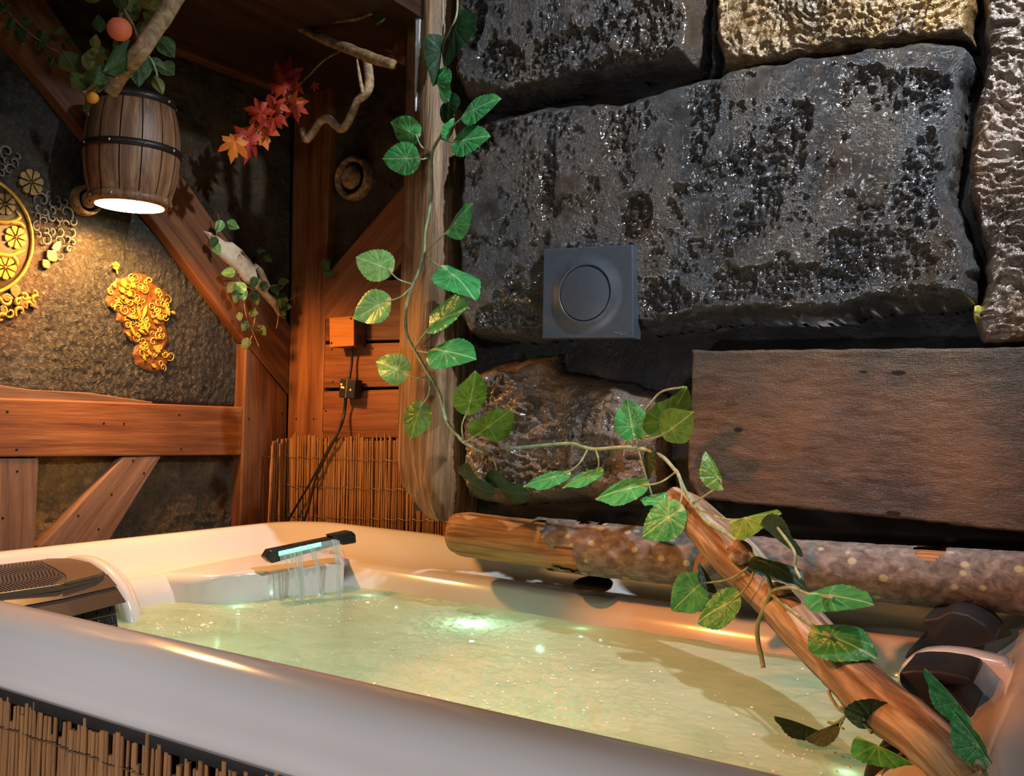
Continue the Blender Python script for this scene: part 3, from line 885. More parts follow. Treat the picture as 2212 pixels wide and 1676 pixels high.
# ---- log lying along the foot of the stones
def log_build():
    pts = []; rr = []
    for u, t, bt in [(984, 1112, 1196), (1010, 1104, 1206), (1150, 1118, 1226), (1300, 1132, 1243), (1480, 1148, 1262), (1650, 1163, 1277), (1850, 1176, 1294), (2050, 1187, 1310), (2212, 1196, 1324), (2420, 1206, 1340), (2640, 1215, 1356)]:
        a, c = PY(u, t, 1.745), PY(u, bt, 1.745)
        pts.append((a + c) / 2); rr.append((a[2] - c[2]) / 2)
    return pts, rr
lp, lr = log_build()
log = thing('fallen_log', 'long log with peeling grey bark lying along the tub under the stones', 'log', lp[4])
lw = add('heartwood', tube('heartwood', lp, [r * 0.95 for r in lr], 30, 110, 0.05, 18, 3, fluted=0.03), M_logwood, log)
lw['label'] = 'bare orange wood'
def bark_shell(name, pts, rr, i0, i1, off, seed):
    """ragged bark sleeve over part of the log"""
    n, seg = 150, 56
    P = smooth_path(pts, 300); R = np.interp(np.linspace(0, len(rr) - 1, 300), np.arange(len(rr)), rr)
    P, R = P[i0:i1:1], R[i0:i1:1]
    n = len(P)
    T, N, B = frames(P)
    th = np.linspace(0, 2 * np.pi, seg, endpoint=False)
    V = P[:, None, :] + (R[:, None, None] * off) * (np.cos(th)[None, :, None] * N[:, None, :] + np.sin(th)[None, :, None] * B[:, None, :])
    q = V.reshape(-1, 3)
    d = (fbm(q * 22, 4, seed) * 0.05 + fbm(q * 90, 3, seed + 2) * 0.02).reshape(n, seg)
    V = V + (R[:, None] * d)[:, :, None] * (V - P[:, None, :]) / (R[:, None, None])
    G = np.zeros((n, seg, 3)); G[:, :, 0] = np.linspace(0, 1.2, n)[:, None]; G[:, :, 1] = 0.05 * np.cos(th); G[:, :, 2] = 0.05 * np.sin(th)
    edge = np.minimum(np.arange(n), np.arange(n)[::-1])[:, None] / 26.0 + fbm(q * 16, 3, seed + 7).reshape(n, seg) * 1.2
    hole = fbm(q * 9 + 4, 3, seed + 12).reshape(n, seg)
    keep = (edge > 0.35) & (hole < 0.42)
    idx = np.arange(n * seg).reshape(n, seg); Fc = []
    for i in range(n - 1):
        for j in range(seg):
            k = (j + 1) % seg
            if keep[i, j] and keep[i, k] and keep[i + 1, j] and keep[i + 1, k]:
                Fc.append((idx[i, j], idx[i, k], idx[i + 1, k], idx[i + 1, j]))
    me = mesh(name, V.reshape(-1, 3), np.array(Fc))
    vattr(me, 'grain', G.reshape(-1, 3))
    return me
add('bark', bark_shell('bark', lp, lr, 62, 268, 1.06, 4), M_bark, log)['label'] = 'lichen-spotted grey bark'

# ---- pale branch slanting down over the water
brp = [(1452, 1072, 1.665, 24), (1490, 1105, 1.645, 38), (1545, 1158, 1.60, 46), (1595, 1208, 1.56, 51), (1690, 1308, 1.48, 50), (1800, 1422, 1.34, 54), (1905, 1520, 1.205, 57), (2005, 1598, 1.09, 60), (2100, 1690, .99, 62), (2200, 1800, 0.90, 60)]
bp = [PY(u, v, y) for u, v, y, r in brp]
br = [r * pxm(P) for (u, v, y, r), P in zip(brp, bp)]
branch = thing('driftwood_branch', 'smooth pale bare branch slanting down over the water from the log', 'branch', bp[0])
add('limb', tube('limb', bp, br, 28, 120, 0.10, 16, 11, fluted=0.10), M_bare, branch)
k1 = PY(1600, 1196, 1.545); k2 = PY(1597, 1192, 1.475)
add('cut_knot', tube('cut_knot', [PY(1590, 1205, 1.56), k1, k2], [0.024, 0.021, 0.019], 16, 14, 0.08, 60, 4), M_bare, branch)['label'] = 'sawn-off knot'
add('side_stub', tube('side_stub', [PY(1560, 1170, 1.60), PY(1520, 1215, 1.60), PY(1505, 1250, 1.61)], [0.022, 0.016, 0.008], 10, 12, 0.2, 40, 6), M_bare, branch)

# ---- hot tub
TX0, TX1, TY0, TY1 = -1.88, 0.0, 0.75, 1.985
tub = thing('hot_tub', 'white acrylic hot tub filled with bubbling pale green water', 'hot tub', ((TX0 + TX1) / 2, (TY0 + TY1) / 2, 0.0))
def rrect(d, z, r, n=14, dr=0.0):
    x0, x1, y0, y1 = TX0 + d, TX1 - d - dr, TY0 + d, TY1 - d
    pts = []
    for cx, cy, a0 in [(x1 - r, y1 - r, 0), (x0 + r, y1 - r, 90), (x0 + r, y0 + r, 180), (x1 - r, y0 + r, 270)]:
        for k in range(n + 1):
            a = math.radians(a0 + 90 * k / n)
            pts.append((cx + r * math.cos(a), cy + r * math.sin(a), z))
    return pts
prof = [(.030, -.100, .13), (.016, -.088, .13), (.004, -.085, .14), (0, -.080, .14), (.001, -.066, .14), (.007, -.052, .14), (.011, -.046, .14), (.014, -.036, .14), (.022, -.020, .14), (.034, -.008, .14),
        (.050, -.002, .14), (.066, .001, .14), (.080, .001, .13), (.090, -.003, .13), (.099, -.012, .13), (.112, -.028, .14), (.130, -.048, .15), (.143, -.058, .15), (.158, -.064, .15), (.176, -.066, .15), (.190, -.070, .15),
        (.200, -.080, .15), (.212, -.102, .15), (.226, -.145, .15), (.245, -.22, .14), (.265, -.32, .14), (.29, -.40, .13), (.33, -.43, .12)]
V = []; Fc = []
for d, z, r in prof:
    V += rrect(d, RIM + z, r)
s = len(V) // len(prof)
for i in range(len(prof) - 1):
    for j in range(s):
        k = (j + 1) % s
        Fc.append((i * s + j, i * s + k, (i + 1) * s + k, (i + 1) * s + j))
Fc.append(tuple((len(prof) - 1) * s + j for j in range(s)))
shell = add('shell', mesh('shell', V, Fc), M_acr, tub)
# cabinet under the rim
M_cab = plain('dark_cabinet', (0.022, 0.020, 0.019), 0.6, 0.3)
V = []; Fc = []
rings = [(.030, -.099), (.030, -.115), (.045, -.118), (.045, -.80)]
for d, z in rings: V += rrect(d, RIM + z, .12)
for i in range(len(rings) - 1):
    for j in range(s):
        k = (j + 1) % s
        Fc.append((i * s + j, i * s + k, (i + 1) * s + k, (i + 1) * s + j))
add('cabinet', mesh('cabinet', V, Fc), M_cab, tub)

# spout housing in the far left corner (facets toward the water)
def zc(P, z): return (P[0], P[1], z)
hz0, hz1 = RIM - 0.30, RIM - 0.050
hp = [(-1.80, 1.34), (-1.62, 1.40), (-1.575, 1.43), (-1.545, 1.475), (-1.530, 1.51), (-1.490, 1.675), (-1.492, 1.72), (-1.56, 1.80), (-1.72, 1.86)]
def housing():
    bm = bmesh.new()
    lo = [bm.verts.new((x, y, hz0)) for x, y in hp]
    hi = []
    for i, (x, y) in enumerate(hp):
        zt = hz1 + (0.010 if i in (0, 8, 7) else -0.004)
        if i in (0, 1): zt = RIM - 0.068
        hi.append(bm.verts.new((x, y, zt)))
    n = len(hp)
    for i in range(n):
        bm.faces.new((lo[i], lo[(i + 1) % n], hi[(i + 1) % n], hi[i]))
    bm.faces.new(hi)
    es = [e for e in bm.edges if e.verts[0] in hi and e.verts[1] in hi]
    bmesh.ops.bevel(bm, geom=es, offset=0.014, segments=4, affect='EDGES', profile=0.5)
    bmesh.ops.triangulate(bm, faces=[f for f in bm.faces if len(f.verts) > 4])
    return bm_mesh('spout_housing', bm, True)
add('spout_housing', housing(), M_acr, tub)
# spout: black slotted bar on the housing face
pa, pc = PX(578, 1196, -1.525), PX(722, 1164, -1.478)
ax = (pc - pa) / np.linalg.norm(pc - pa)
nrm = np.cross(ax, [0, 0, 1]); nrm /= np.linalg.norm(nrm)
if nrm[0] < 0: nrm = -nrm
upv = np.cross(nrm, ax) if np.cross(nrm, ax)[2] > 0 else np.cross(ax, nrm)
spout = thing_part = add('spout', prism('spout', [pa - upv * .017 - ax * .004, pa - upv * .002 - ax * .018, pa + upv * .012 - ax * .006, pc + upv * .010, pc - upv * .010], nrm * 0.026, 0.003), M_blackg, tub)
spout['label'] = 'black waterfall spout'
M_led = emit('green_led_strip', (0.25, 1.0, 0.62), 1.6)
add('light_strip', prism('light_strip', [pa + ax * .012 + nrm * .0262 - upv * .004, pa + ax * .012 + nrm * .0262 + upv * .006, pc - ax * .05 + nrm * .0262 + upv * .006, pc - ax * .05 + nrm * .0262 - upv * .003], nrm * 0.0015, 0.0004), M_led, spout)['label'] = 'glowing green light strip'
lever = add('spout_lever', prism('spout_lever', [pc + ax * .004 - upv * .012, pc + ax * .004 + upv * .016 - ax * .03, pc + ax * .03 + upv * .016, pc + ax * .04 + upv * .006, pc + ax * .04 - upv * .014], nrm * 0.03, 0.004), M_blackg, tub)

# filter housing at the near left: lid, band, grille and arched fin
M_lid = plain('dark_brown_plastic', (0.085, 0.052, 0.034), 0.38, 0.5)
M_lid2 = plain('dark_filter_panel', (0.055, 0.036, 0.026), 0.42, 0.5)
zl = RIM - 0.018
fx0, fx1, fy0, fy1 = -1.80, -1.60, 0.93, 1.215
flt = add('filter_lid', prism('filter_lid', [PZ(u, v, zl) for u, v in [(-40, 1222), (90, 1207), (150, 1206), (195, 1216), (228, 1236), (215, 1242), (130, 1262), (0, 1281), (-40, 1287)]], (0, 0, -0.012), 0.002), M_lid2, tub)
def wave_pad():
    """raised ribs in a wavy tread on the lid"""
    V = []; Fc = []
    P = [PZ(u, v, zl + 0.0006) for u, v in [(-40, 1226), (84, 1211), (100, 1220), (140, 1243), (134, 1253), (115, 1263), (0, 1279), (-40, 1284)]]
    poly = np.array([(p[0], p[1]) for p in P])
    lo, hi = poly.min(0), poly.max(0)
    nx, ny = 26, 34
    for i in range(nx):
        for j in range(ny):
            cx = lo[0] + (hi[0] - lo[0]) * (i + .5) / nx; cy0 = lo[1] + (hi[1] - lo[1]) * (j + .5) / ny
            cy = cy0 + 0.006 * math.sin((cx - lo[0]) * 45)
            if sdist(np.array([[cx, cy]]), poly)[0] < 0.002: continue
            hx, hy = (hi[0] - lo[0]) / nx * .40, (hi[1] - lo[1]) / ny * .38
            b0 = len(V)
            for dx, dy, dz, sc in [(-1, -1, 0, 1), (1, -1, 0, 1), (1, 1, 0, 1), (-1, 1, 0, 1), (-1, -1, .0022, .7), (1, -1, .0022, .7), (1, 1, .0022, .7), (-1, 1, .0022, .7)]:
                V.append((cx + dx * hx * sc, cy + dy * hy * sc, zl - 0.0005 + dz))
            for q in [(4, 5, 6, 7), (0, 1, 5, 4), (1, 2, 6, 5), (2, 3, 7, 6), (3, 0, 4, 7)]:
                Fc.append(tuple(b0 + x for x in q))
    return mesh('tread', V, Fc, False)
tr = add('tread', wave_pad(), M_lid, flt); tr['kind'] = 'stuff'; tr['label'] = 'wavy ribbed tread'
add('handle_plate', prism('handle_plate', [PZ(u, v, zl + 0.003) for u, v in [(88, 1211), (100, 1206), (150, 1205), (196, 1215), (226, 1235), (212, 1240), (140, 1257), (143, 1247), (141, 1240), (118, 1226)]], (0, 0, -0.006), 0.0015), M_lid, flt)['label'] = 'smooth curved lid plate'
# slanted band below the lid and grille panel, facing +X
band_top = [PZ(u, v, zl - 0.004) for u, v in [(-60, 1291), (0, 1284), (120, 1264), (232, 1240)]]
gx = -1.575
def strip(name, A, B, thick=0.01):
    V = []; Fc = []
    for a, b_ in zip(A, B):
        V += [a, b_, (b_[0] - thick, b_[1], b_[2]), (a[0] - thick, a[1], a[2])]
    n = len(A)
    for i in range(n - 1):
        for j in range(4):
            k = (j + 1) % 4
            Fc.append((i * 4 + j, i * 4 + k, (i + 1) * 4 + k, (i + 1) * 4 + j))
    Fc += [(0, 1, 2, 3), tuple(4 * (n - 1) + q for q in (3, 2, 1, 0))]
    return mesh(name, V, Fc, False)
band_bot = [(p[0] + 0.030, p[1], RIM - 0.040) for p in band_top]
add('filter_band', strip('filter_band', band_top, band_bot), M_lid, tub)
pan_top = [(p[0] - 0.003, p[1], RIM - 0.042) for p in band_bot]
pan_bot = [(p[0] + 0.030, p[1], RIM - 0.066) for p in pan_top]
add('filter_panel', strip('filter_panel', pan_top, pan_bot), M_lid2, tub)
gr_top = [(p[0] - 0.006, p[1], p[2]) for p in pan_bot]
gr_bot = [(p[0] + 0.035, p[1], RIM - 0.17) for p in gr_top]
grille = add('filter_grille', strip('filter_grille', [(p[0] - .03, p[1], p[2]) for p in gr_top], [(p[0] - .03, p[1], p[2]) for p in gr_bot]), M_black, tub)
yA, yB_ = gr_top[0][1], gr_top[-1][1] - .028
for k in range(6):
    f = k / 6
    x = gr_top[0][0] * (1 - f) + gr_bot[0][0] * f; z = gr_top[0][2] * (1 - f) + gr_bot[0][2] * f
    xe = gr_top[-1][0] * (1 - f) + gr_bot[-1][0] * f
    add('grille_slat', tube('grille_slat', [(x, yA, z), (xe, yB_ + .005, z)], 0.0022, 6, 4), M_blackg, grille)
for k in range(9):
    f = k / 8
    y = yA + (yB_ - yA) * f
    x0 = gr_top[0][0] * (1 - f) + gr_top[-1][0] * f; x1 = gr_bot[0][0] * (1 - f) + gr_bot[-1][0] * f
    add('grille_bar', tube('grille_bar', [(x0 - .004, y, gr_top[0][2]), (x1 - .004, y, gr_bot[0][2])], 0.0016, 5, 4), M_blackg, grille)
# arched fin
def fin():
    outer = [(118, 1196), (165, 1194), (205, 1200), (240, 1216), (268, 1240), (288, 1270), (302, 1305), (313, 1340), (322, 1376), (335, 1440)]
    inner = [(118, 1203), (160, 1203), (195, 1210), (222, 1226), (245, 1250), (263, 1278), (276, 1310), (285, 1345), (292, 1380), (302, 1440)]
    n = 60
    A = smooth_path([PY(u, v, 1.262) for u, v in outer], n); Bq = smooth_path([PY(u, v, 1.205) for u, v in inner], n)
    V = []; Fc = []
    for a, b_ in zip(A, Bq):
        mid = (a + b_) / 2
        V += [(a[0] - .02, a[1] + .004, a[2] - .02), (a[0], a[1], a[2]), (mid[0] + .004, mid[1], mid[2] + .004), (b_[0], b_[1], b_[2]), (b_[0] - .02, b_[1] - .001, b_[2] - .02)]
    for i in range(n - 1):
        for j in range(4):
            Fc.append((i * 5 + j, (i + 1) * 5 + j, (i + 1) * 5 + j + 1, i * 5 + j + 1))
        Fc.append((i * 5 + 4, (i + 1) * 5 + 4, (i + 1) * 5, i * 5))
    return mesh('arched_fin', V, Fc)
add('arched_fin', fin(), M_acr, tub)['label'] = 'arched white fin beside the filter'

# neck pillows and bolsters at the right end
def pillow(px, y, depth, lab):
    me = prism('neck_pillow', [PY(u, v, y) for u, v in px], (0, depth, 0), 0.010, 3, True)
    o = add('neck_pillow', me, M_black, tub); o['label'] = lab
    return o
pillow([(1991, 1337), (2024, 1334), (2045, 1322), (2056, 1320), (2092, 1328), (2130, 1350), (2152, 1375), (2148, 1386), (2124, 1394), (2070, 1408), (2015, 1407), (1975, 1416), (1952, 1425), (1962, 1405), (1985, 1384), (2000, 1378), (2006, 1358), (1993, 1350)], 1.60, 0.13, 'far black neck pillow')
pillow([(1942, 1450), (1975, 1445), (2020, 1447), (2070, 1455), (2100, 1465), (2103, 1482), (2060, 1480), (2030, 1477), (2060, 1500), (2095, 1535), (2118, 1565), (2122, 1590), (2112, 1610), (2060, 1600), (1990, 1540), (1942, 1475)], 1.30, 0.12, 'middle black neck pillow')
pillow([(1858, 1700), (1868, 1655), (1895, 1615), (1930, 1600), (2000, 1610), (2060, 1640), (2150, 1650), (2185, 1660), (2210, 1700)], 1.19, 0.08, 'near black neck pillow')
def bolster(px, y, depth):
    me = prism('bolster', [PY(u, v, y) for u, v in px], (0, depth, 0), 0.012, 3, True)
    return add('bolster', me, M_acr, tub)
bolster([(1938, 1448), (1955, 1428), (1985, 1410), (2030, 1406), (2080, 1410), (2180, 1432), (2200, 1520), (2110, 1530), (1990, 1540), (1936, 1545)], 1.42, 0.05)
bolster([(1870, 1700), (1895, 1672), (1935, 1655), (1990, 1652), (2060, 1665), (2180, 1690), (2180, 1800), (1870, 1800)], 1.16, 0.03)

# underwater lamps and jets
M_lens = emit('led_lens', (0.45, 1.0, 0.85), 1.0)
for (u, v, e) in [(1020, 1348, .60), (795, 1286, .035), (515, 1310, .035), (1255, 1358, .022), (1828, 1668, .035)]:
    P = PZ(u, v, WL)
    led = add('led_lamp', lathe('led_lamp', [(0.0001, .001), (.004, .001), (.005, 0)], (P[0], P[1], WL - (.034 if e > .3 else .016)), (0, 0, 1), 16), M_lens, tub)
    L = lamp('underwater_light', 'POINT', (0, 0, 0), e, (0.45, 1.0, 0.74), .002)
    L.parent = led; L.location = Vector((P[0], P[1], WL - (.028 if e > .3 else .012)))
# two added green fills, unseen behind the near rim, giving the water its glow
for xx in (-1.30, -0.70):
    q_ = (xx, TY0 + .275, WL - .17)
    led = add('added_fill_lens', lathe('added_fill_lens', [(.0001, .004), (.03, .004), (.036, 0), (.036, -.01)], q_, (0, 1, 0), 20), M_lens, tub)
    L = lamp('added_fill_light', 'POINT', (0, 0, 0), .95, (0.60, 1.0, 0.62), .03)
    L.parent = led; L.location = Vector((xx, TY0 + .34, WL - .16))
# drain cap half hidden under the log
dc = PY(1280, 1254, 1.775)
add('valve_cap', lathe('valve_cap', [(.0001, .006), (.036, .005), (.042, .001), (.040, -.004)], (dc[0], dc[1], dc[2] - .008), (0, -.25, 1), 28), M_black, tub)

# ---- water
def water_mesh():
    x0, x1, y0, y1 = TX0 + .20, TX1 - .20, TY0 + .20, TY1 - .20
    nx, ny = 520, 260
    X, Y = np.meshgrid(np.linspace(x0, x1, nx), np.linspace(y0, y1, ny), indexing='ij')
    Q = np.stack([X.ravel(), Y.ravel(), np.zeros(X.size)], 1)
    jets = [(-1.06, 1.60, .11), (-1.12, 1.52, .10), (-.95, 1.30, .16), (-1.48, 1.28, .10), (-.75, 1.35, .12), (-.85, 1.10, .14), (-1.50, 1.55, .08), (-.35, 1.1, .07), (-.62, 1.22, .10)]
    act = np.zeros(len(Q))
    for jx, jy, jr in jets:
        act = np.maximum(act, np.exp(-((Q[:, 0] - jx) ** 2 + (Q[:, 1] - jy) ** 2) / jr ** 2))
    z = 0.0042 * fbm(Q * np.array([9, 13, 1]), 3, 4) + (0.0006 + 0.0050 * act) * ridged(Q * np.array([42, 60, 1]), 3, 8) + (0.0003 + 0.0030 * act) * fbm(Q * 150, 2, 5)
    V = np.stack([X.ravel(), Y.ravel(), WL + z], 1)
    idx = np.arange(nx * ny).reshape(nx, ny)
    q = np.stack([idx[:-1, :-1], idx[1:, :-1], idx[1:, 1:], idx[:-1, 1:]], -1).reshape(-1, 4)
    me = mesh('water', V, q)
    return me
def water_mat():
    k = NM('milky_water')
    c = k.ramp(k.noise(7, 5, 0.65, k.vec((1, 1.5, 1)), 0.8), [(0.3, (0.50, 0.58, 0.40)), (0.5, (0.64, 0.68, 0.48)), (0.7, (0.74, 0.74, 0.56))])
    f = k.noise(1.0, 4, 0.65, k.vec((60, 110, 60)), 0.8)
    b = k.bump(f, 0.12, 0.006)
    k.done(c, 0.04, 0.6, normal=b)
    tr = k.t.nodes.new('ShaderNodeBsdfTransparent'); tr.inputs[0].default_value = (0.72, 0.92, 0.72, 1)
    tl = k.t.nodes.new('ShaderNodeBsdfTranslucent'); k.t.links.new(c, tl.inputs[0])
    m1 = k.t.nodes.new('ShaderNodeMixShader'); m1.inputs[0].default_value = 0.45
    k.t.links.new(tl.outputs[0], m1.inputs[1]); k.t.links.new(tr.outputs[0], m1.inputs[2])
    m2 = k.t.nodes.new('ShaderNodeMixShader'); m2.inputs[0].default_value = 0.58
    k.t.links.new(k.b.outputs[0], m2.inputs[1]); k.t.links.new(m1.outputs[0], m2.inputs[2])
    k.t.links.new(m2.outputs[0], k.out.inputs[0])
    return k.m
wat = add('water', water_mesh(), water_mat())
tag(wat, 'churning milky green water filling the tub', 'water', kind='stuff')
def stream_mat():
    k = NM('falling_water')
    tr = k.t.nodes.new('ShaderNodeBsdfTransparent'); tr.inputs[0].default_value = (0.93, 0.97, 0.95, 1)
    k.done((0.75, 0.78, 0.72), 0.05, 1.0, normal=k.bump(k.noise(1.0, 3, 0.6, k.vec((300, 300, 25))), 0.5, 0.004))
    mx = k.t.nodes.new('ShaderNodeMixShader'); mx.inputs[0].default_value = 0.34
    k.t.links.new(tr.outputs[0], mx.inputs[1]); k.t.links.new(k.b.outputs[0], mx.inputs[2])
    k.t.links.new(mx.outputs[0], k.out.inputs[0])
    return k.m
M_stream = stream_mat()
fall = thing('waterfall', 'thin clear streams falling from the black spout', 'waterfall', (pa + pc) / 2)
rs = random.Random(3)
for f0, f1, rr in [(0.12, .24, .0018), (0.20, .33, .0034), (.27, .35, .0026), (.34, .36, .0026), (.39, .37, .0032), (.50, .66, .0036), (.55, .68, .0020), (.88, .90, .0032), (.93, .92, .0030), (.97, .93, .0020)]:
    a = pa + (pc - pa) * f0 + nrm * .024 + upv * .004
    pts = []
    L = a[2] - WL
    for t in np.linspace(0, 1, 9):
        p = a + (pc - pa) * ((f1 - f0) * t) + nrm * (.030 * t)
        p[2] = a[2] - L * (t ** 1.8) - 0.004 * t
        pts.append(p)
    add('stream', tube('stream', pts, [rr * 1.4, rr, rr, rr * .8, rr * .8, rr * .7], 7, 30, 0.35, 90, rs.randint(0, 99)), M_stream, fall)
# thin sheet right at the lip
V = []; Fc = []
for i in range(40):
    f = i / 39
    a = pa + (pc - pa) * (0.08 + .90 * f) + nrm * .0255 + upv * (.006)
    for j in range(7):
        t = j / 6
        V.append(a + nrm * (.010 * t) + np.array([0, 0, -(.026 + .006 * math.sin(i * 1.3)) * t ** 1.5]))
for i in range(39):
    for j in range(6):
        Fc.append((i * 7 + j, (i + 1) * 7 + j, (i + 1) * 7 + j + 1, i * 7 + j + 1))
add('water_sheet', mesh('water_sheet', V, Fc), M_stream, fall)

# bubbles drifting on the surface
def bubbles():
    rb = random.Random(4); V = []; Fc = []
    spots = [(1010, 1350, 60, 22, 70), (900, 1370, 80, 25, 50), (1150, 1440, 130, 40, 70), (1120, 1520, 80, 25, 40), (1300, 1560, 120, 30, 40), (650, 1330, 60, 14, 30), (520, 1345, 90, 20, 50), (370, 1365, 40, 14, 40), (1700, 1640, 90, 25, 30), (790, 1300, 30, 8, 25), (560, 1420, 100, 20, 20), (1500, 1500, 160, 50, 25)]
    for u, v, du, dv, n in spots:
        for _ in range(n):
            P = PZ(u + rb.gauss(0, du), v + rb.gauss(0, dv), WL + .0015)
            R = rb.uniform(.0009, .0024); b0 = len(V)
            for i in range(4):
                th = i * math.pi / 8
                for j in range(8):
                    V.append((P[0] + R * math.cos(th) * math.cos(j * math.pi / 4) * 1.3, P[1] + R * math.cos(th) * math.sin(j * math.pi / 4), P[2] + R * math.sin(th) * .8))
            V.append((P[0], P[1], P[2] + R * .8))
            for i in range(3):
                for j in range(8):
                    k = (j + 1) % 8
                    Fc.append((b0 + i * 8 + j, b0 + i * 8 + k, b0 + (i + 1) * 8 + k, b0 + (i + 1) * 8 + j))
            for j in range(8): Fc.append((b0 + 24 + j, b0 + 24 + (j + 1) % 8, b0 + 32))
    return mesh('bubbles', V, Fc)
kbub = NM('bubble_film')
M_bub = kbub.done((0.80, 0.84, 0.74), 0.03, 1.0, coat=1.0, coat_rough=.02)
bub = add('bubbles', bubbles(), M_bub, wat); bub['kind'] = 'stuff'

# ---- reed mats
def reed_mesh(seed, seg=7, n=7):
    rnd = random.Random(seed)
    pts = [(0.12 * rnd.uniform(-1, 1) * (0.15 if i in (0,) else 1), 0.12 * rnd.uniform(-1, 1), i / (n - 1)) for i in range(n)]
    V = []; Fc = []; mats = []
    for i, (x, y, z) in enumerate(pts):
        r = 0.5 * (1 + 0.12 * rnd.uniform(-1, 1))
        for j in range(seg):
            a = 2 * math.pi * j / seg
            V.append((x + r * math.cos(a), y + r * math.sin(a), z))
    for i in range(n - 1):
        for j in range(seg):
            k = (j + 1) % seg
            Fc.append((i * seg + j, i * seg + k, (i + 1) * seg + k, (i + 1) * seg + j)); mats.append(0)
    Fc.append(tuple((n - 1) * seg + j for j in range(seg))); mats.append(1)
    me = bpy.data.meshes.new('reed'); me.from_pydata(V, [], Fc); me.update()
    me.materials.append(M_reed); me.materials.append(M_reed_cut)
    for p, mi in zip(me.polygons, mats):
        p.material_index = mi; p.use_smooth = (mi == 0)
    return me
REEDS = [reed_mesh(i) for i in range(6)]
def put_reed(parent, base, top, dia, rnd):
    base, top = Vector([float(c) for c in base]), Vector([float(c) for c in top])
    zax = top - base
    q = zax.to_track_quat('Z', 'Y').to_matrix().to_4x4() @ Matrix.Rotation(rnd.uniform(0, 6.28), 4, 'Z')
    M = Matrix.Translation(base) @ q @ Matrix.Diagonal((dia, dia, zax.length, 1))
    return addT('reed', rnd.choice(REEDS), None, parent, M)
rm = random.Random(12)
mat_f = thing('reed_mat', 'brown reed mat wrapped around the front of the tub below the rim', 'reed mat', (-0.95, TY0 + .03, 0.1))
x = -1.62
YR = TY0 + 0.036
while x < -0.58:
    dia = rm.uniform(.0058, .0085)
    x += dia * rm.choice([1.0, 1.02, 1.05, 1.3])
    top = RIM - rm.choice([.100, .104, .108, .112, .112, .118, .125, .14])
    put_reed(mat_f, (x + rm.uniform(-.004, .004), YR - rm.uniform(0, .004), .42), (x, YR - rm.uniform(0, .006), top), dia, rm)
for zz in (RIM - .150, RIM - .23):
    pts = [(-1.62 + .02 * i, YR - .0075 - .0015 * (i % 2), zz + .0012 * math.sin(i * 1.7)) for i in range(53)]
    add('wire', tube('wire', pts, .0008, 5, 114), M_wire, mat_f)

mat_b = thing('reed_mat', 'orange-lit reed mat standing behind the far corner of the tub', 'reed mat', (-1.6, YB - .04, RIM - .05))
us = 582.0
rm = random.Random(5)
while us < 985:
    us += rm.uniform(3.2, 5.4)
    topv = np.interp(us, [580, 600, 625, 650, 700, 760, 860, 990], [956, 950, 945, 939, 943, 945, 945, 950]) + rm.choice([-3, 0, 0, 2, 3, 8]) - (9 if rm.random() < .05 else 0)
    yy = YB - .052 - rm.uniform(0, .006)
    yy = yy - max(0, (622 - us)) * .0022
    T = PY(us + rm.uniform(-1.5, 1.5), topv, yy); Bt = PY(us - 4 + rm.uniform(-2, 2) - (4 if us < 600 else 0), 1150, yy)
    Bt = np.array([Bt[0], yy, RIM - .02]); 
    put_reed(mat_b, Bt, T, rm.uniform(.0045, .0068), rm)
for vv in (985, 1047, 1112):
    pts = [PY(u, vv + (u - 580) * .035 + 2 * math.sin(u * .21), YB - .062 - max(0, 622 - u) * .0022) for u in range(580, 980, 10)]
    add('wire', tube('wire', pts, .0008, 5, 160), M_wire, mat_b)

# ================================================================== SMALLER THINGS
# ---- barrel lamp
XB = -1.862
bc_top, bc_bot = PX(287, 212, XB), PX(284, 446, XB)
bx, by = XB, float(bc_bot[1] * .5 + bc_top[1] * .5)
zt, zb = float(bc_top[2]), float(bc_bot[2])
hb = zt - zb
mpp = pxm(PX(285, 330, XB))
r_mid, r_end = 98 * mpp, 77 * mpp
barrel = thing('barrel_lamp', 'wooden barrel pendant lamp glowing warm white underneath', 'lamp', (bx, by, zb))
NS = 14
def rad(t): return r_end + (r_mid - r_end) * (1 - (2 * t - 1) ** 2) ** 0.9
for k in range(NS):
    a0, a1 = 2 * math.pi * k / NS + .012, 2 * math.pi * (k + 1) / NS - .012
    pr = [(rad(t) * (1 + (.004 if k % 2 else 0)), -hb / 2 + hb * t) for t in np.linspace(0, 1, 17)]
    pr = [(pr[0][0] - .012, pr[0][1])] + pr + [(pr[-1][0] - .012, pr[-1][1])]
    add('stave', lathe('stave', pr, (bx, by, zb + hb / 2), (0, 0, 1), 7, (1, 0, 0), a0, a1), M_barrel, barrel)
for t, h in [(0.045, .016), (0.50, .014), (0.955, .018)]:
    zz = zb + hb * t
    R = rad(t)
    hoop = add('hoop', lathe('hoop', [(R + .0005, -h / 2), (R + .004, -h / 2), (R + .0045, 0), (R + .004, h / 2), (R + .0005, h / 2)], (bx, by, zz), (0, 0, 1), 48), M_iron if t > .1 else M_barrel, barrel)
    for k in range(9):
        a = 2 * math.pi * k / 9 + .3
        n = (math.cos(a), math.sin(a), 0)
        add('rivet', lathe('rivet', [(.0001, .0035), (.0022, .0028), (.0034, 0)], (bx + n[0] * (R + .004), by + n[1] * (R + .004), zz), n, 8), M_steel, hoop)
add('lid', lathe('lid', [(.0001, hb / 2 - .012), (rad(1) - .008, hb / 2 - .012)], (bx, by, zb + hb / 2), (0, 0, 1), 32), M_barrel, barrel)
add('lining', lathe('lining', [(rad(t) - .006, -hb / 2 + .004 + (hb - .01) * t) for t in np.linspace(0, 1, 12)], (bx, by, zb + hb / 2), (0, 0, 1), 40), M_black, barrel)
M_glow = emit('warm_diffuser', (1.0, 0.80, 0.50), 22)
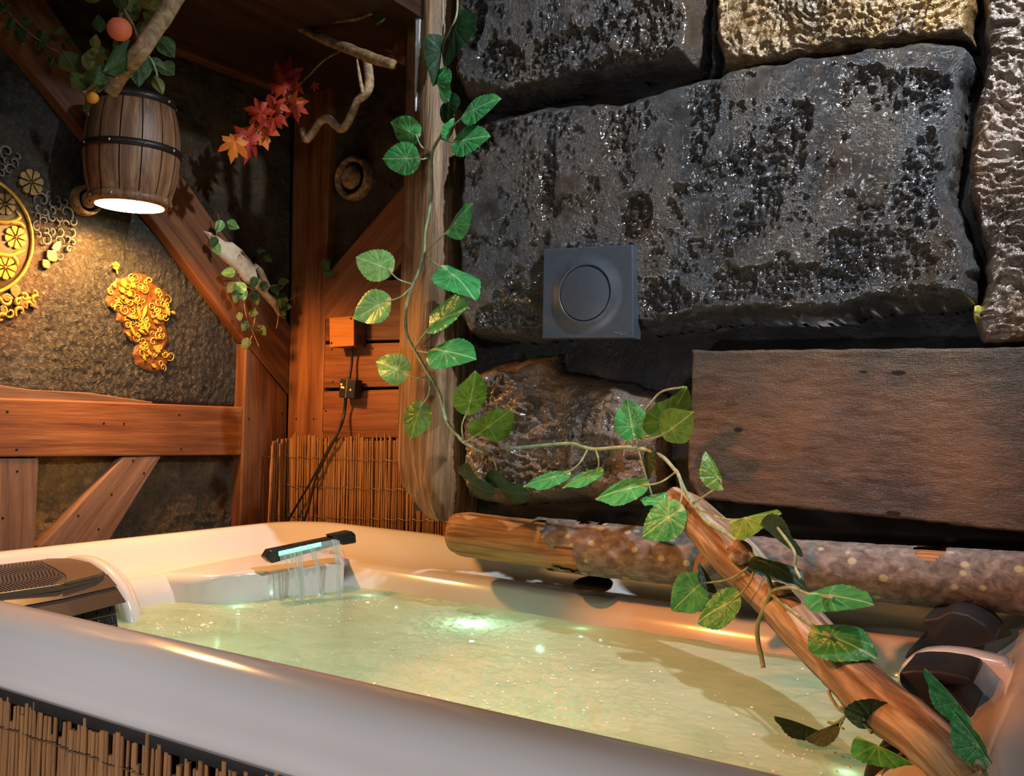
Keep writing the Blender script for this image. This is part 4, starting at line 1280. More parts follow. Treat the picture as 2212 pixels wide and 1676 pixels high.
add('diffuser', lathe('diffuser', [(.0001, 0), (rad(0) - .007, 0)], (bx, by, zb - .0015), (0, 0, 1), 40), M_glow, barrel)['label'] = 'glowing round diffuser'
add('wall_bracket', box('wall_bracket', (XL - .01, by - .02, zb + hb * .62), (bx - r_mid * .9, by + .02, zb + hb * .74), .003), M_iron, barrel)
ll = lamp('barrel_light', 'SPOT', (0, 0, 0), 58, (1.0, 0.42, 0.09), 0.055, None, 168, 0.35)
ll.parent = barrel; ll.location = (0, 0, -0.012)

# ---- fruit branch over the barrel
xb2 = -1.50
fb = thing('fruit_branch', 'thick pale branch with green leaves slanting above the barrel lamp', 'branch', PX(300, 100, xb2))
add('limb', tube('limb', [PX(u, v, x) for u, v, x in [(238, 200, -1.60), (262, 160, -1.57), (300, 112, -1.50), (342, 55, -1.48), (378, -5, -1.46), (420, -90, -1.44), (500, -220, -1.42)]], [14 * mpp, 15 * mpp, 16 * mpp, 15 * mpp, 16 * mpp, 17 * mpp, 18 * mpp], 14, 50, .12, 40, 2), M_birch, fb)
fl = [(292, 104, 243, 150, 40, 0, 0), (300, 110, 300, 173, 40, 0, 0), (195, 155, 208, 107, 34, 1, 0), (215, 200, 197, 163, 36, 0, 1), (190, 197, 163, 167, 28, 0, 1), (165, 155, 143, 121, 36, 0, 1), (272, 22, 292, -20, 32, 1, 0),
      (292, 45, 273, 12, 38, 0, 1), (347, 30, 303, 5, 30, 1, 1), (297, 72, 327, 50, 22, 1, 1), (342, 45, 316, 33, 22, 0, 0), (215, 70, 214, 40, 20, 0, 1), (205, 105, 207, 80, 16, 1, 0), (320, 130, 356, 150, 22, 0, 1), (335, 163, 349, 194, 20, 1, 1),
      (190, 175, 192, 150, 12, 0, 0), (350, 25, 356, 0, 12, 0, 1), (190, 205, 186, 240, 14, 1, 0), (345, 80, 372, 118, 32, 0, 0), (350, 135, 372, 158, 30, 0, 0), (260, 20, 262, -15, 22, 0, 0), (177, -8, 208, 3, 14, 1, 1), (268, 120, 250, 98, 18, 0, 1), (310, 20, 330, -10, 24, 0, 0), (230, 150, 214, 176, 22, 0, 0), (235, 130, 222, 108, 18, 0, 1)]
for i, (u0, v0, u1, v1, w, y, vr) in enumerate(fl):
    xx = -1.52 - .02 * (i % 4)
    if u0 > 340 or u0 < 200: xx -= .05
    place_leaf(fb, PX(u0, v0, xx), PX(u0 + (u1 - u0) * 1.15, v0 + (v1 - v0) * 1.15, xx + .02), w * 1.12 * mpp, M_fruitleaf_y if y else M_fruitleaf, 'oval', vr, 1 if i % 2 else -1, ratio=.6)
def stemtube(parent, px, r, mat, P, seg=7, name='stem', n=None):
    return add(name, tube(name, [P(*p) for p in px], r, seg, n or len(px) * 6), mat, parent)
PXb = lambda u, v, x=-1.53: PX(u, v, x)
stemtube(fb, [(297, 100), (296, 75), (285, 50), (262, 10), (258, -30)], .003, M_twig, PXb, name='twig')
stemtube(fb, [(300, 105), (275, 85), (255, 60)], .0025, M_twig, PXb, name='twig')
stemtube(fb, [(312, 110), (330, 135), (340, 165)], .0022, M_stem, PXb, name='twig')
stemtube(fb, [(255, 170), (225, 165), (195, 190), (180, 200)], .0025, M_twig, PXb, name='twig')
def peach(u, v, rpx, x, cols, label):
    P = PX(u, v, x); R = rpx * pxm(P)
    k = NM('fruit_skin')
    g = k.noise(9, 3)
    c = k.ramp(g, [(0.35, cols[0]), (0.65, cols[1])])
    k.done(c, 0.55, 0.3)
    t = thing('peach', label, 'fruit', P - np.array([0, 0, R]))
    V = []; Fc = []; n, mm = 20, 28
    for i in range(n + 1):
        th = math.pi * i / n
        for j in range(mm):
            ph = 2 * math.pi * j / mm
            rr = R * (1 - .10 * math.exp(-((ph - 2.2) / .25) ** 2) * math.sin(th)) * (1 - .16 * math.exp(-(th / .35) ** 2))
            V.append(P + rr * np.array([math.sin(th) * math.cos(ph), math.sin(th) * math.sin(ph), math.cos(th) * .96]))
    for i in range(n):
        for j in range(mm):
            kk = (j + 1) % mm
            Fc.append((i * mm + j, i * mm + kk, (i + 1) * mm + kk, (i + 1) * mm + j))
    add('flesh', mesh('flesh', V, Fc), k.m, t)
    add('stalk', tube('stalk', [P + np.array([0, 0, R * .8]), P + np.array([.004, 0, R * 1.35])], .0022, 6, 4), M_twig, t)
peach(258, 63, 26, -1.50, ((0.80, 0.16, 0.09), (0.86, 0.26, 0.10)), 'pink-orange peach hanging left of the thick branch')
peach(200, 211, 13, -1.56, ((0.70, 0.22, 0.02), (0.75, 0.30, 0.03)), 'small orange fruit half hidden behind the barrel top')

# ---- ceiling branch, twisted vine, maple sprig
YC = 1.66
PYc = lambda u, v, y=YC: PY(u, v, y)
cb = thing('ceiling_branch', 'long thin branch running under the dark ceiling', 'branch', PYc(795, 122))
mp2 = pxm(PYc(700, 80))
add('limb', tube('limb', [PYc(u, v) for u, v in [(470, -35), (526, 0), (624, 46), (697, 84), (760, 108), (800, 124), (850, 140)]], [8 * mp2, 9 * mp2, 9 * mp2, 10 * mp2, 12 * mp2, 12 * mp2, 10 * mp2], 10, 50, .2, 40, 3), M_twig, cb)
stemtube(cb, [(667, 49), (733, 45), (770, 40), (805, 28)], [4 * mp2, 5 * mp2, 5 * mp2, 4 * mp2], M_twig, PYc, name='twig')
tv = thing('twisted_vine', 'pale twisted vine hanging from the ceiling branch', 'vine', PYc(662, 302, 1.72))
add('stem', tube('stem', [PYc(u, v, 1.72) for u, v in [(652, 278), (661, 300), (674, 289), (691, 264), (708, 257), (722, 268), (734, 278), (746, 273), (760, 246), (772, 218), (786, 206), (797, 185), (796, 152), (790, 118)]], [6 * mp2, 9 * mp2, 9 * mp2, 9 * mp2, 9.5 * mp2, 9 * mp2, 9 * mp2, 9 * mp2, 9 * mp2, 9 * mp2, 10 * mp2, 11 * mp2, 10 * mp2, 9 * mp2], 12, 110, .14, 60, 5), M_birch, tv)
add('stem', tube('stem', [PYc(u, v, 1.71) for u, v in [(784, 200), (777, 165), (771, 128)]], [5 * mp2, 4 * mp2, 2 * mp2], 8, 20, .2, 60, 6), M_birch, tv)
ms = thing('maple_sprig', 'sprig of red and orange maple leaves hanging in the dark corner', 'maple sprig', PX(590, 240, -1.72))
PXm = lambda u, v, x=-1.73: PX(u, v, x)
stemtube(ms, [(735, 110), (700, 130), (672, 158), (650, 180), (610, 225), (575, 265), (540, 300)], [.003, .003, .003, .003, .0025, .002, .0015], M_twig, lambda u, v: PX(u, v, np.interp(u, [540, 650, 735], [-1.73, -1.73, -1.62])), name='twig')
ml = [(622, 142, 58, 15, M_maple_d, 0), (603, 165, 52, -30, M_maple_r, 1), (622, 195, 56, 175, M_maple_r, 2), (650, 222, 48, 95, M_maple_o, 0), (640, 247, 40, 165, M_maple_r, 1), (584, 208, 52, -20, M_maple_r, 2), (572, 230, 46, -60, M_maple_d, 0),
      (541, 238, 46, -75, M_maple_r, 1), (605, 254, 46, 130, M_maple_r, 2), (588, 278, 42, 190, M_maple_r, 0), (517, 285, 56, -40, M_maple_r, 1), (569, 302, 58, 160, M_maple_o, 0), (541, 327, 54, 170, M_maple_d, 2), (503, 331, 50, 190, M_maple_o, 1), (684, 188, 16, 120, M_maple_r, 0), (556, 262, 36, -100, M_maple_d, 0)]
for i, (u, v, sz, ang, mt, vr) in enumerate(ml):
    x = -1.70 - .014 * ((i * 5) % 4)
    a = math.radians(ang)
    P = PXm(u, v, x)
    d = (math.sin(a) * RGT + math.cos(a) * UP)
    m_ = pxm(P)
    sz *= 1.3
    T = P + d * sz * m_ * .5 + FWD * (.010 * ((i % 3) - 1))
    Bq = P - d * sz * m_ * .5
    place_leaf(ms, Bq, T, sz * m_ * (1.0 if i % 3 else .8), mt, 'maple', vr, 1 if i % 2 else -1, ratio=1.0)

# ---- round vents
def vent(u, v, rpx, plane, c, label):
    P = PY(u, v, c) if plane == 'Y' else PX(u, v, c)
    n = (0, -1, 0) if plane == 'Y' else (1, 0, 0)
    R = rpx * pxm(P)
    t = thing('wall_vent', label, 'vent', P)
    add('outer_ring', lathe('outer_ring', [(R * .72, .0), (R * .74, .012), (R * .84, .018), (R * .95, .014), (R, .006), (R, -.012)], P, n, 40), M_vent, t)
    add('throat', lathe('throat', [(R * .73, .004), (R * .70, -.008), (.0001, -.009)], P, n, 32), M_black, t)
    add('disc', lathe('disc', [(.0001, .026), (R * .25, .025), (R * .45, .020), (R * .54, .012), (R * .53, .006), (.0001, .004)], P, n, 36), M_vent, t)
    return t
kv = NM('rusty_painted_vent')
M_vent = kv.done(kv.ramp(kv.noise(55, 5, .65), [(0.32, (0.10, 0.05, 0.02)), (0.5, (0.38, 0.23, 0.10)), (0.7, (0.75, 0.52, 0.28))]), 0.45, 0.5, normal=kv.bump(kv.noise(90, 4, .7, None, 1.5), 1.0, .008))
vent(764, 385, 48, 'Y', YB - .012, 'round rusty vent on the back wall near the post')
vent(186, 433, 33, 'X', XL + .012, 'small round vent on the left wall behind the barrel')

# ---- junction box, switch block, cables
yb_ = YF - .002
jb = thing('junction_box', 'orange-brown square junction box on the planks', 'box', PY(740, 745, yb_))
P = [PY(u, v, yb_ - .050) for u, v in [(711, 686), (764, 682), (764, 747), (712, 750)]]
add('body', prism('body', [p + np.array([0, .006, 0]) for p in P], (0, .046, 0), .002), M_beam_dark, jb)
M_boxf = wood('box_lid_wood', (0.38, 0.12, 0.02), (0.52, 0.18, 0.03), (0.62, 0.24, 0.05), 0, .45)
lidb = add('lid', prism('lid', P, (0, .006, 0), .002), M_boxf, jb)
for u, v in [(758, 688), (716, 741)]:
    q = PY(u, v, yb_ - .0505)
    add('screw', lathe('screw', [(.0001, .0006), (.003, .0004), (.0034, -.001)], q, (0, -1, 0), 10), M_screw, lidb)
sb = thing('plug_block', 'small black plug block with an orange indicator light hanging on the cable', 'plug', PY(752, 860, yb_ - .03))
P = [PY(u, v, yb_ - .036) for u, v in [(734, 818), (768, 820), (764, 862), (731, 858)]]
body = add('body', prism('body', P, (0, .030, 0), .003), M_black, sb)
add('seam', prism('seam', [PY(u, v, yb_ - .0365) for u, v in [(749, 818), (751, 818), (747, 860), (745, 860)]], (0, .002, 0)), M_wire, body)
add('indicator', prism('indicator', [PY(u, v, yb_ - .0370) for u, v in [(736, 834), (743, 835), (743, 839), (736, 838)]], (0, .002, 0), .0005), emit('orange_indicator', (1.0, 0.42, 0.04), 1.5), body)['label'] = 'lit orange indicator'
add('indicator', prism('indicator', [PY(u, v, yb_ - .0370) for u, v in [(735, 828), (739, 828), (739, 832), (735, 832)]], (0, .002, 0), .0005), emit('red_indicator', (1.0, 0.30, 0.05), 1.2), body)
add('button', lathe('button', [(.0001, .0015), (.0025, .0013), (.0032, 0)], PY(757, 842, yb_ - .0365), (0, -1, 0), 12), plain('white_button', (0.75, 0.74, 0.70), .4), body)
PYk = lambda u, v, y: PY(u, v, y)
def cable(pts, label, r=.0032):
    o = add('cable', tube('cable', [PY(*p) for p in pts], r, 8, 60), M_black)
    tag(o, label, 'cable')
cable([(760, 746, yb_ - .02), (760, 780, yb_ - .012), (755, 818, yb_ - .02)], 'short black cable dropping from the junction box', .0036)
cable([(748, 858, yb_ - .02), (745, 890, yb_ - .014), (735, 925, yb_ - .03), (712, 965, YB - .072), (680, 1025, YB - .074), (645, 1085, YB - .076), (618, 1130, YB - .080)], 'black cable sagging across the reed mat')
cable([(746, 860, yb_ - .022), (742, 895, yb_ - .016), (728, 940, yb_ - .045), (704, 985, YB - .073), (680, 1040, YB - .075), (668, 1090, YB - .078), (655, 1130, YB - .08)], 'second black cable curving down to the tub rim')

# ---- bleached skull on the brace and the small ivy round it
sc4 = lambda x, y: (420 + x / 4.654, 420 + y / 4.654)
sk = [sc4(*p) for p in [(145, 365), (210, 375), (350, 470), (420, 475), (510, 550), (590, 640), (635, 715), (660, 690), (720, 740), (760, 830), (800, 920), (770, 970), (850, 1020), (900, 1090), (870, 1130), (920, 1170), (930, 1220), (880, 1210), (830, 1130), (780, 1075), (700, 990), (640, 930), (550, 880), (470, 780), (400, 720), (320, 650), (275, 600), (270, 560), (240, 500), (190, 440)]]
hl = [polyX([sc4(*p) for p in h], XF) for h in ([(445, 585), (480, 585), (522, 640), (490, 625)], [(597, 760), (612, 748), (640, 800), (652, 850), (620, 845)])]
def skull_fn(Q, d):
    c1, c2 = np.array(polyX([sc4(415, 650)], XF)[0]), np.array(polyX([sc4(697, 790)], XF)[0])
    r1 = np.linalg.norm(Q[:, :2] - c1, axis=1); r2 = np.linalg.norm(Q[:, :2] - c2, axis=1)
    return -.007 * np.exp(-((r1 - .004) / .006) ** 2) + .003 * np.exp(-((r1 - .012) / .003) ** 2) - .005 * np.exp(-(r2 / .004) ** 2) + .0015 * fbm(Q * 70, 3, 6)
Ps = PX(540, 600, XF)
skull = thing('animal_skull', 'long bleached skull with a pointed snout fixed on the diagonal brace', 'skull', Ps)
kb = NM('bleached_bone')
M_bone = kb.done(kb.ramp(kb.noise(22, 5, .6), [(0.3, (0.50, 0.34, 0.20)), (0.6, (0.74, 0.60, 0.44))]), .5, .4, normal=kb.bump(kb.noise(160, 3), .3, .002))
add('bone', relief('bone', polyX(sk, XF + .02), 'X', XF + .001, .016, .014, skull_fn, .0016, .0008, 3, holes=hl), M_bone, skull)
iv = thing('ivy_garland', 'trailing small ivy around the bleached skull', 'ivy', PX(560, 650, XF))
PXi = lambda u, v, x=XF + .035: PX(u, v, x)
mi = pxm(PXi(540, 640))
for px in [[(470, 462), (474, 480), (474, 495)], [(474, 480), (468, 500), (466, 520)], [(500, 600), (515, 605), (545, 625), (570, 622), (600, 615), (625, 608)], [(516, 606), (515, 590), (492, 592)], [(526, 640), (528, 660), (534, 690), (545, 715), (560, 750)],
           [(545, 715), (552, 680), (550, 665)], [(543, 712), (568, 714)], [(545, 725), (535, 745)], [(600, 660), (602, 680), (597, 710)], [(553, 625), (570, 640), (582, 650)], [(598, 640), (605, 625), (618, 612)], [(600, 682), (618, 688)], [(620, 650), (660, 630), (690, 612), (705, 590)]]:
    stemtube(iv, px, .0014, M_twig, PXi, 5)
il = [(474, 492, 22, 200), (506, 488, 24, 120), (460, 525, 20, 220), (470, 540, 22, 150), (490, 590, 24, 260), (515, 617, 26, 300), (526, 638, 24, 170), (498, 624, 22, 210), (510, 646, 20, 190), (553, 648, 24, 160), (548, 613, 22, 200), (570, 622, 22, 170), (596, 628, 22, 150),
      (615, 608, 20, 80), (613, 645, 24, 120), (620, 662, 22, 100), (605, 660, 22, 200), (518, 686, 16, 170), (528, 707, 20, 200), (568, 716, 22, 140), (550, 676, 18, 90), (530, 745, 22, 200), (566, 541, 16, 100), (580, 560, 20, 130), (612, 675, 20, 150), (705, 575, 24, 160), (712, 590, 22, 100)]
for i, (u, v, sz, ang) in enumerate(il):
    xx = XF + .035 if u < 660 else XF + .08
    P = PXi(u, v, xx) if u < 660 else PY(u, v, YB - .05)
    a = math.radians(ang); d = math.sin(a) * RGT + math.cos(a) * UP
    place_leaf(iv, P - d * sz * .5 * mi + RGT * 0, P + d * sz * .5 * mi - FWD * .004, sz * .9 * mi, M_ivy_pale if i in (0, 1, 3, 4, 5, 6) else M_fruitleaf, 'small', i % 2, 1 if i % 2 else -1)
# second ivy under the ceiling, top left
iv2 = thing('ivy_garland', 'dim trailing ivy at the top left corner of the wall', 'ivy', PX(70, 80, XF + .05))
for px in [[(0, 0), (40, 50), (90, 90), (140, 120)], [(60, 70), (50, 95)], [(120, 110), (110, 140)], [(0, 30), (20, 10)]]:
    stemtube(iv2, px, .0014, M_twig, lambda u, v: PX(u, v, XF + .04), 5)
for i, (u, v, sz, ang) in enumerate([(88, 90, 28, 200), (45, 80, 22, 160), (10, 20, 20, 100), (150, 90, 14, 140), (20, 55, 18, 220), (115, 135, 18, 150), (60, 45, 18, 80), (130, 65, 16, 60)]):
    P = PX(u, v, XF + .04); a = math.radians(ang); d = math.sin(a) * RGT + math.cos(a) * UP
    place_leaf(iv2, P - d * sz * .5 * mi, P + d * sz * .5 * mi, sz * .9 * mi, M_fruitleaf, 'small', i % 2, 1)
# mossy greenery above the ceiling branch
iv3 = thing('ivy_garland', 'dim hanging greenery beside the post top', 'ivy', PY(740, 0, 1.66))
for i, (u, v) in enumerate([(705, 8), (720, 22), (700, -5), (780, 5), (790, 20), (812, 12), (806, 30), (820, 45), (660, -4), (575, 2)]):
    P = PY(u, v, 1.66); a = math.radians(150 + 23 * (i % 4)); d = math.sin(a) * RGT + math.cos(a) * UP
    place_leaf(iv3, P - d * 10 * mi, P + d * 10 * mi, 9 * mi, M_fruitleaf, 'small', i % 2, 1)
stemtube(iv3, [(560, -10), (640, -14), (720, -10), (830, -8)], .002, M_twig, lambda u, v: PY(u, v, 1.66), 5)

# ---- reliefs on the left wall
XR = XL + .004
def wallpt(y, z, x=XR): return np.array([x, y, z])
def petal_flower(parent, cu, cv, rpx, n, mat, name='petal', rot=0., inner=.22, h=.006):
    c = PX(cu, cv, XR); R = rpx * pxm(c) * 1.0
    for k in range(n):
        a = 2 * math.pi * k / n + rot
        w = math.pi / n * .84
        pts = []
        for rr, aa in [(inner, -w * .35), (.55, -w * .9), (.88, -w * .98), (1.0, -w * .5), (1.0, w * .5), (.88, w * .98), (.55, w * .9), (inner, w * .35)]:
            pts.append(wallpt(c[1] + R * rr * math.cos(a + aa), c[2] + R * rr * math.sin(a + aa)))
        add(name, prism(name, pts, (h, 0, 0), .0016, 2), mat, parent)
    add('flower_centre', lathe('flower_centre', [(.0001, h + .002), (R * inner * .6, h), (R * inner * .8, 0)], c, (1, 0, 0), 12), mat, parent)
def curl(c, r, turns, rot, mat, thick, flip=1, sq=1.0, n=22):
    pts = []
    for i in range(n):
        t = i / (n - 1)
        a = rot + flip * t * turns * 2 * math.pi
        q = r * (1 - .80 * t)
        pts.append(wallpt(c[1] + q * math.cos(a), c[2] + q * math.sin(a) * sq, XR + .003))
    return pts, [thick * (.5 + .5 * math.sin(math.pi * min(1, .15 + t))) for t in np.linspace(0, 1, n)]
def join_tubes(name, lst, seg=5):
    V = []; Fc = []; off = 0
    for pts, r in lst:
        me = tube('tmp', pts, r, seg, len(pts))
        vs = np.zeros(len(me.vertices) * 3, np.float32); me.vertices.foreach_get('co', vs)
        V.append(vs.reshape(-1, 3))
        for p in me.polygons: Fc.append(tuple(off + i for i in p.vertices))
        off += len(me.vertices)
        bpy.data.meshes.remove(me)
    return mesh(name, [tuple(v) for v in np.vstack(V)], Fc)
# big medallion cut by the frame edge
cm = PX(-57, 506, XR); Rm = PX(68, 506, XR)[1] - cm[1]
med = thing('wall_medallion', 'large round gold medallion with flowers cut off by the left edge', 'wall medallion', cm)
add('ground', lathe('ground', [(.0001, .002), (Rm * .97, .002), (Rm * .99, 0)], cm, (1, 0, 0), 64), M_medback, med)
pts = [cm + np.array([.004, Rm * math.cos(a), Rm * math.sin(a)]) for a in np.linspace(-math.pi, math.pi, 60)]
add('rim', tube('rim', pts, .0042, 7, 160, .25, 90, 2), M_gold, med)['label'] = 'raised gold rim'
petal_flower(med, 31, 513, 25, 8, M_gold, rot=.2)
petal_flower(med, 8, 441, 24, 8, M_gold_dull, rot=.5)
petal_flower(med, 8, 578, 26, 8, M_gold, rot=.1)
petal_flower(med, -40, 520, 30, 8, M_gold, rot=.3)
for fu, fv in [(-110, 460), (-130, 530), (-80, 590), (-60, 430)]:
    petal_flower(med, fu, fv, 25, 8, M_gold, rot=.2)
for px in [[(-10, 478), (20, 480), (42, 470), (35, 455)], [(20, 480), (40, 482), (52, 492)], [(-10, 548), (20, 552), (40, 545), (53, 540)], [(25, 552), (33, 562), (36, 572)]]:
    add('tendril', tube('tendril', [PX(u, v, XR + .003) for u, v in px], [.006, .006, .005, .002][:len(px)], 7, 24), M_gold, med)
ros = thing('flower_relief', 'dull gold eight-petalled flower relief above the medallion', 'wall relief', PX(64, 394, XR))
petal_flower(ros, 64, 394, 28, 8, M_gold_dull, rot=.25, inner=.16, h=.008)
# damask patch
dmk = thing('damask_relief', 'glowing gold damask relief patch of scrolls and leaves', 'wall relief', PX(300, 700, XR))
sc3 = lambda x, y: (200 + x / 5.586, 540 + y / 5.586)
dpoly = [sc3(*p) for p in [(165, 620), (185, 470), (300, 340), (420, 310), (500, 275), (640, 300), (760, 430), (840, 490), (930, 590), (930, 690), (900, 800), (880, 880), (910, 1000), (930, 1120), (870, 1190), (955, 1260), (940, 1340), (860, 1440), (760, 1480), (650, 1440), (540, 1380), (490, 1250), (520, 1140), (440, 1080), (390, 1010), (390, 900), (300, 850), (300, 760), (190, 690)]]
add('ground', relief('ground', polyX(dpoly, XR), 'X', XL + .001, .004, .010, lambda Q, d: .0022 * ridged(Q * 70, 2, 4), .002, .006, 5), M_gold_base, dmk)
rd = random.Random(9)
dp = np.array(polyX(dpoly, XR))
tubes = []
tries = 0
while len(tubes) < 90 and tries < 4000:
    tries += 1
    y = rd.uniform(dp[:, 0].min(), dp[:, 0].max()); z = rd.uniform(dp[:, 1].min(), dp[:, 1].max())
    if sdist(np.array([[y, z]]), dp)[0] < .004: continue
    r = rd.uniform(.006, .014)
    tubes.append(curl((0, y, z), r, rd.uniform(.8, 1.5), rd.uniform(0, 6.28), None, rd.uniform(.0012, .0022), rd.choice([-1, 1]), n=14))
sc_ = add('scrollwork', join_tubes('scrollwork', tubes), M_gold, dmk); sc_['kind'] = 'stuff'; sc_['label'] = 'dense gold scrollwork'
for i, (x0, y0, x1, y1, w) in enumerate([(600, 870, 655, 1010, 45), (610, 1000, 530, 960, 40), (500, 1060, 440, 900, 40), (440, 1050, 385, 985, 40), (560, 840, 530, 680, 40), (590, 830, 640, 660, 46), (540, 830, 390, 790, 50), (340, 340, 380, 460, 90), (440, 400, 500, 450, 70), (300, 440, 370, 520, 70), (400, 500, 460, 560, 80),
                                              (880, 680, 910, 800, 50), (930, 740, 985, 770, 40), (760, 760, 810, 850, 60), (700, 780, 720, 830, 40), (720, 840, 770, 890, 46), (720, 1150, 800, 1240, 80), (560, 1150, 600, 1220, 50), (600, 1270, 620, 1340, 40), (690, 1370, 750, 1420, 50), (640, 1210, 700, 1270, 44), (320, 550, 370, 590, 50), (240, 400, 260, 460, 50)]):
    a, b2 = PX(*sc3(x0, y0), XR), PX(*sc3(x1, y1), XR)
    d = b2 - a; nn = np.array([0, -d[2], d[1]]); nn = nn / (np.linalg.norm(nn) + 1e-9) * (w / 5.586 * pxm(a) * .5)
    add('leaf_relief', prism('leaf_relief', [p + np.array([.002, 0, 0]) for p in (a, a + d * .3 + nn * .8, a + d * .6 + nn, a + d * .85 + nn * .5, b2, a + d * .85 - nn * .5, a + d * .6 - nn, a + d * .3 - nn * .8)], (.0055, 0, 0), .0014, 2), M_gold, dmk)
flw = thing('flower_relief', 'tiny gold flower on a stem above the damask patch', 'wall relief', PX(250, 580, XR))
petal_flower(flw, 249, 574, 9, 5, M_gold, rot=.3, h=.004)
add('stalk', tube('stalk', [PX(251, 578, XR + .003), PX(254, 592, XR + .003)], .0022, 6, 8), M_gold, flw)
# grey-blue scroll stencils
def scroll_patch(name, label, poly, count, mat, seed, rr=(.008, .02), th=(.0018, .003)):
    c = np.mean(poly, axis=0)
    t = thing(name, label, 'wall relief', PX(c[0], c[1], XR))
    pp = np.array(polyX(poly, XR)); r_ = random.Random(seed); tb = []; tr_ = 0; placed = []
    while len(tb) < count and tr_ < 6000:
        tr_ += 1
        y = r_.uniform(pp[:, 0].min(), pp[:, 0].max()); z = r_.uniform(pp[:, 1].min(), pp[:, 1].max())
        if sdist(np.array([[y, z]]), pp)[0] < .002: continue
        r = r_.uniform(*rr)
        if any((y - a) ** 2 + (z - b2) ** 2 < (.75 * (r + q)) ** 2 for a, b2, q in placed): continue
        placed.append((y, z, r))
        tb.append(curl((0, y, z), r, r_.uniform(.55, 1.1), r_.uniform(0, 6.28), None, r_.uniform(*th), r_.choice([-1, 1])))
    o = add('scrollwork', join_tubes('scrollwork', tb), mat, t); o['kind'] = 'stuff'
    return t
scroll_patch('scroll_relief', 'grey-blue scroll relief between the medallion and the barrel', [(75, 445), (100, 418), (140, 425), (158, 480), (158, 540), (130, 560), (78, 520), (72, 480)], 30, M_greyrel, 3)
scroll_patch('scroll_relief', 'faint grey scroll relief at the left edge above the flower', [(-40, 300), (20, 308), (44, 345), (30, 375), (-5, 380), (-40, 380)], 14, M_greyrel, 5)
gl = scroll_patch('leaf_relief_patch', 'dull gold leafy relief below the medallion', [(-30, 640), (5, 632), (30, 645), (75, 612), (78, 668), (60, 672), (20, 690), (-30, 700)], 12, M_gold, 8, (.008, .016), (.003, .005))
for i, (u0, v0, u1, v1, w) in enumerate([(32, 645, 30, 612, 24), (58, 668, 40, 640, 22), (78, 667, 58, 640, 16), (28, 645, 0, 640, 18), (10, 680, 0, 660, 14), (100, 540, 120, 565, 26), (90, 560, 105, 580, 20), (130, 520, 112, 545, 18)]):
    a, b2 = PX(u0, v0, XR), PX(u1, v1, XR)
    d = b2 - a; nn = np.array([0, -d[2], d[1]]); nn = nn / (np.linalg.norm(nn) + 1e-9) * (w * pxm(a) * .5)
    add('leaf_relief', prism('leaf_relief', [p - np.array([.002, 0, 0]) for p in (a, a + d * .3 + nn * .8, a + d * .6 + nn, a + d * .85 + nn * .5, b2, a + d * .85 - nn * .5, a + d * .6 - nn, a + d * .3 - nn * .8)], (.0065, 0, 0), .0014, 2), M_gold_dull, gl)

# ---- dimmer plate on the large stone
yd = YST - .030
dm = thing('dimmer_switch', 'square anthracite switch plate with a round knob on the largest stone', 'switch', PY(1270, 731, yd))
kd = NM('anthracite_plastic')
M_anth = kd.done(kd.ramp(kd.noise(80, 3), [(0.3, (0.040, 0.050, 0.066)), (0.7, (0.050, 0.061, 0.079))]), .42, .5, normal=kd.bump(kd.noise(700, 2), .08, .001))
pc4 = [PY(u, v, yd) for u, v in [(1174, 538), (1366, 528), (1368, 730), (1171, 731)]]
cd = PY(1266, 634, yd)
md = pxm(cd)
ex_ = np.array([1.0, 0, 0]); ez_ = np.array([0, 0, 1.0])
plate_w = (pc4[1][0] - pc4[0][0] + pc4[2][0] - pc4[3][0]) / 2
def plate():
    """plate with a shallow conical rise round the knob"""
    n = 72
    V = []; Fc = []
    c2 = np.mean(pc4, axis=0)
    def sq(a):
        # point on plate outline in direction a from knob centre
        dx, dz = math.cos(a), math.sin(a)
        best = 1e9
        P2 = [(p[0] - cd[0], p[2] - cd[2]) for p in pc4]
        for i in range(4):
            (x0, z0), (x1, z1) = P2[i], P2[(i + 1) % 4]
            den = dx * (z1 - z0) - dz * (x1 - x0)
            if abs(den) < 1e-9: continue
            t = (x0 * (z1 - z0) - z0 * (x1 - x0)) / den
            s_ = (x0 * dz - z0 * dx) / den
            if t > 0 and -1e-6 <= s_ <= 1 + 1e-6: best = min(best, t)
        return dx * best, dz * best
    ang = sorted(set([2 * math.pi * k / n for k in range(n)] + [math.atan2(p[2] - cd[2], p[0] - cd[0]) % (2 * math.pi) for p in pc4]))
    n = len(ang)
    R = 62 * md
    rings = [('sq', .035), ('sq', .002), ('sqi', 0), ('c', R * 1.42, 0), ('c', R * 1.28, -.0012), ('c', R * 1.14, -.0042), ('c', R * 1.04, -.0075), ('c', R * 1.0, -.0080), ('c', R * .97, -.004), ('c', R * .96, .004)]
    for rg in rings:
        for a in ang:
            if rg[0] == 'sq':
                x, z = sq(a); V.append((cd[0] + x, yd + rg[1], cd[2] + z))
            elif rg[0] == 'sqi':
                x, z = sq(a); f = .985; V.append((cd[0] + x * f, yd, cd[2] + z * f))
            else:
                V.append((cd[0] + rg[1] * math.cos(a), yd + rg[2], cd[2] + rg[1] * math.sin(a)))
    for i in range(len(rings) - 1):
        for j in range(n):
            k = (j + 1) % n
            Fc.append((i * n + j, i * n + k, (i + 1) * n + k, (i + 1) * n + j))
    me = mesh('plate', V, Fc, True)
    for p in me.polygons:
        if p.index < n * 3: p.use_smooth = False
    return me
add('plate', plate(), M_anth, dm)
add('knob', lathe('knob', [(.0001, .0070), (57 * md, .0068), (58.5 * md, .0064), (59.2 * md, .005), (59.2 * md, -.004)], cd, (0, -1, 0), 72), M_anth, dm)
M_mark = plain('pale_print', (0.17, 0.18, 0.20), .5)
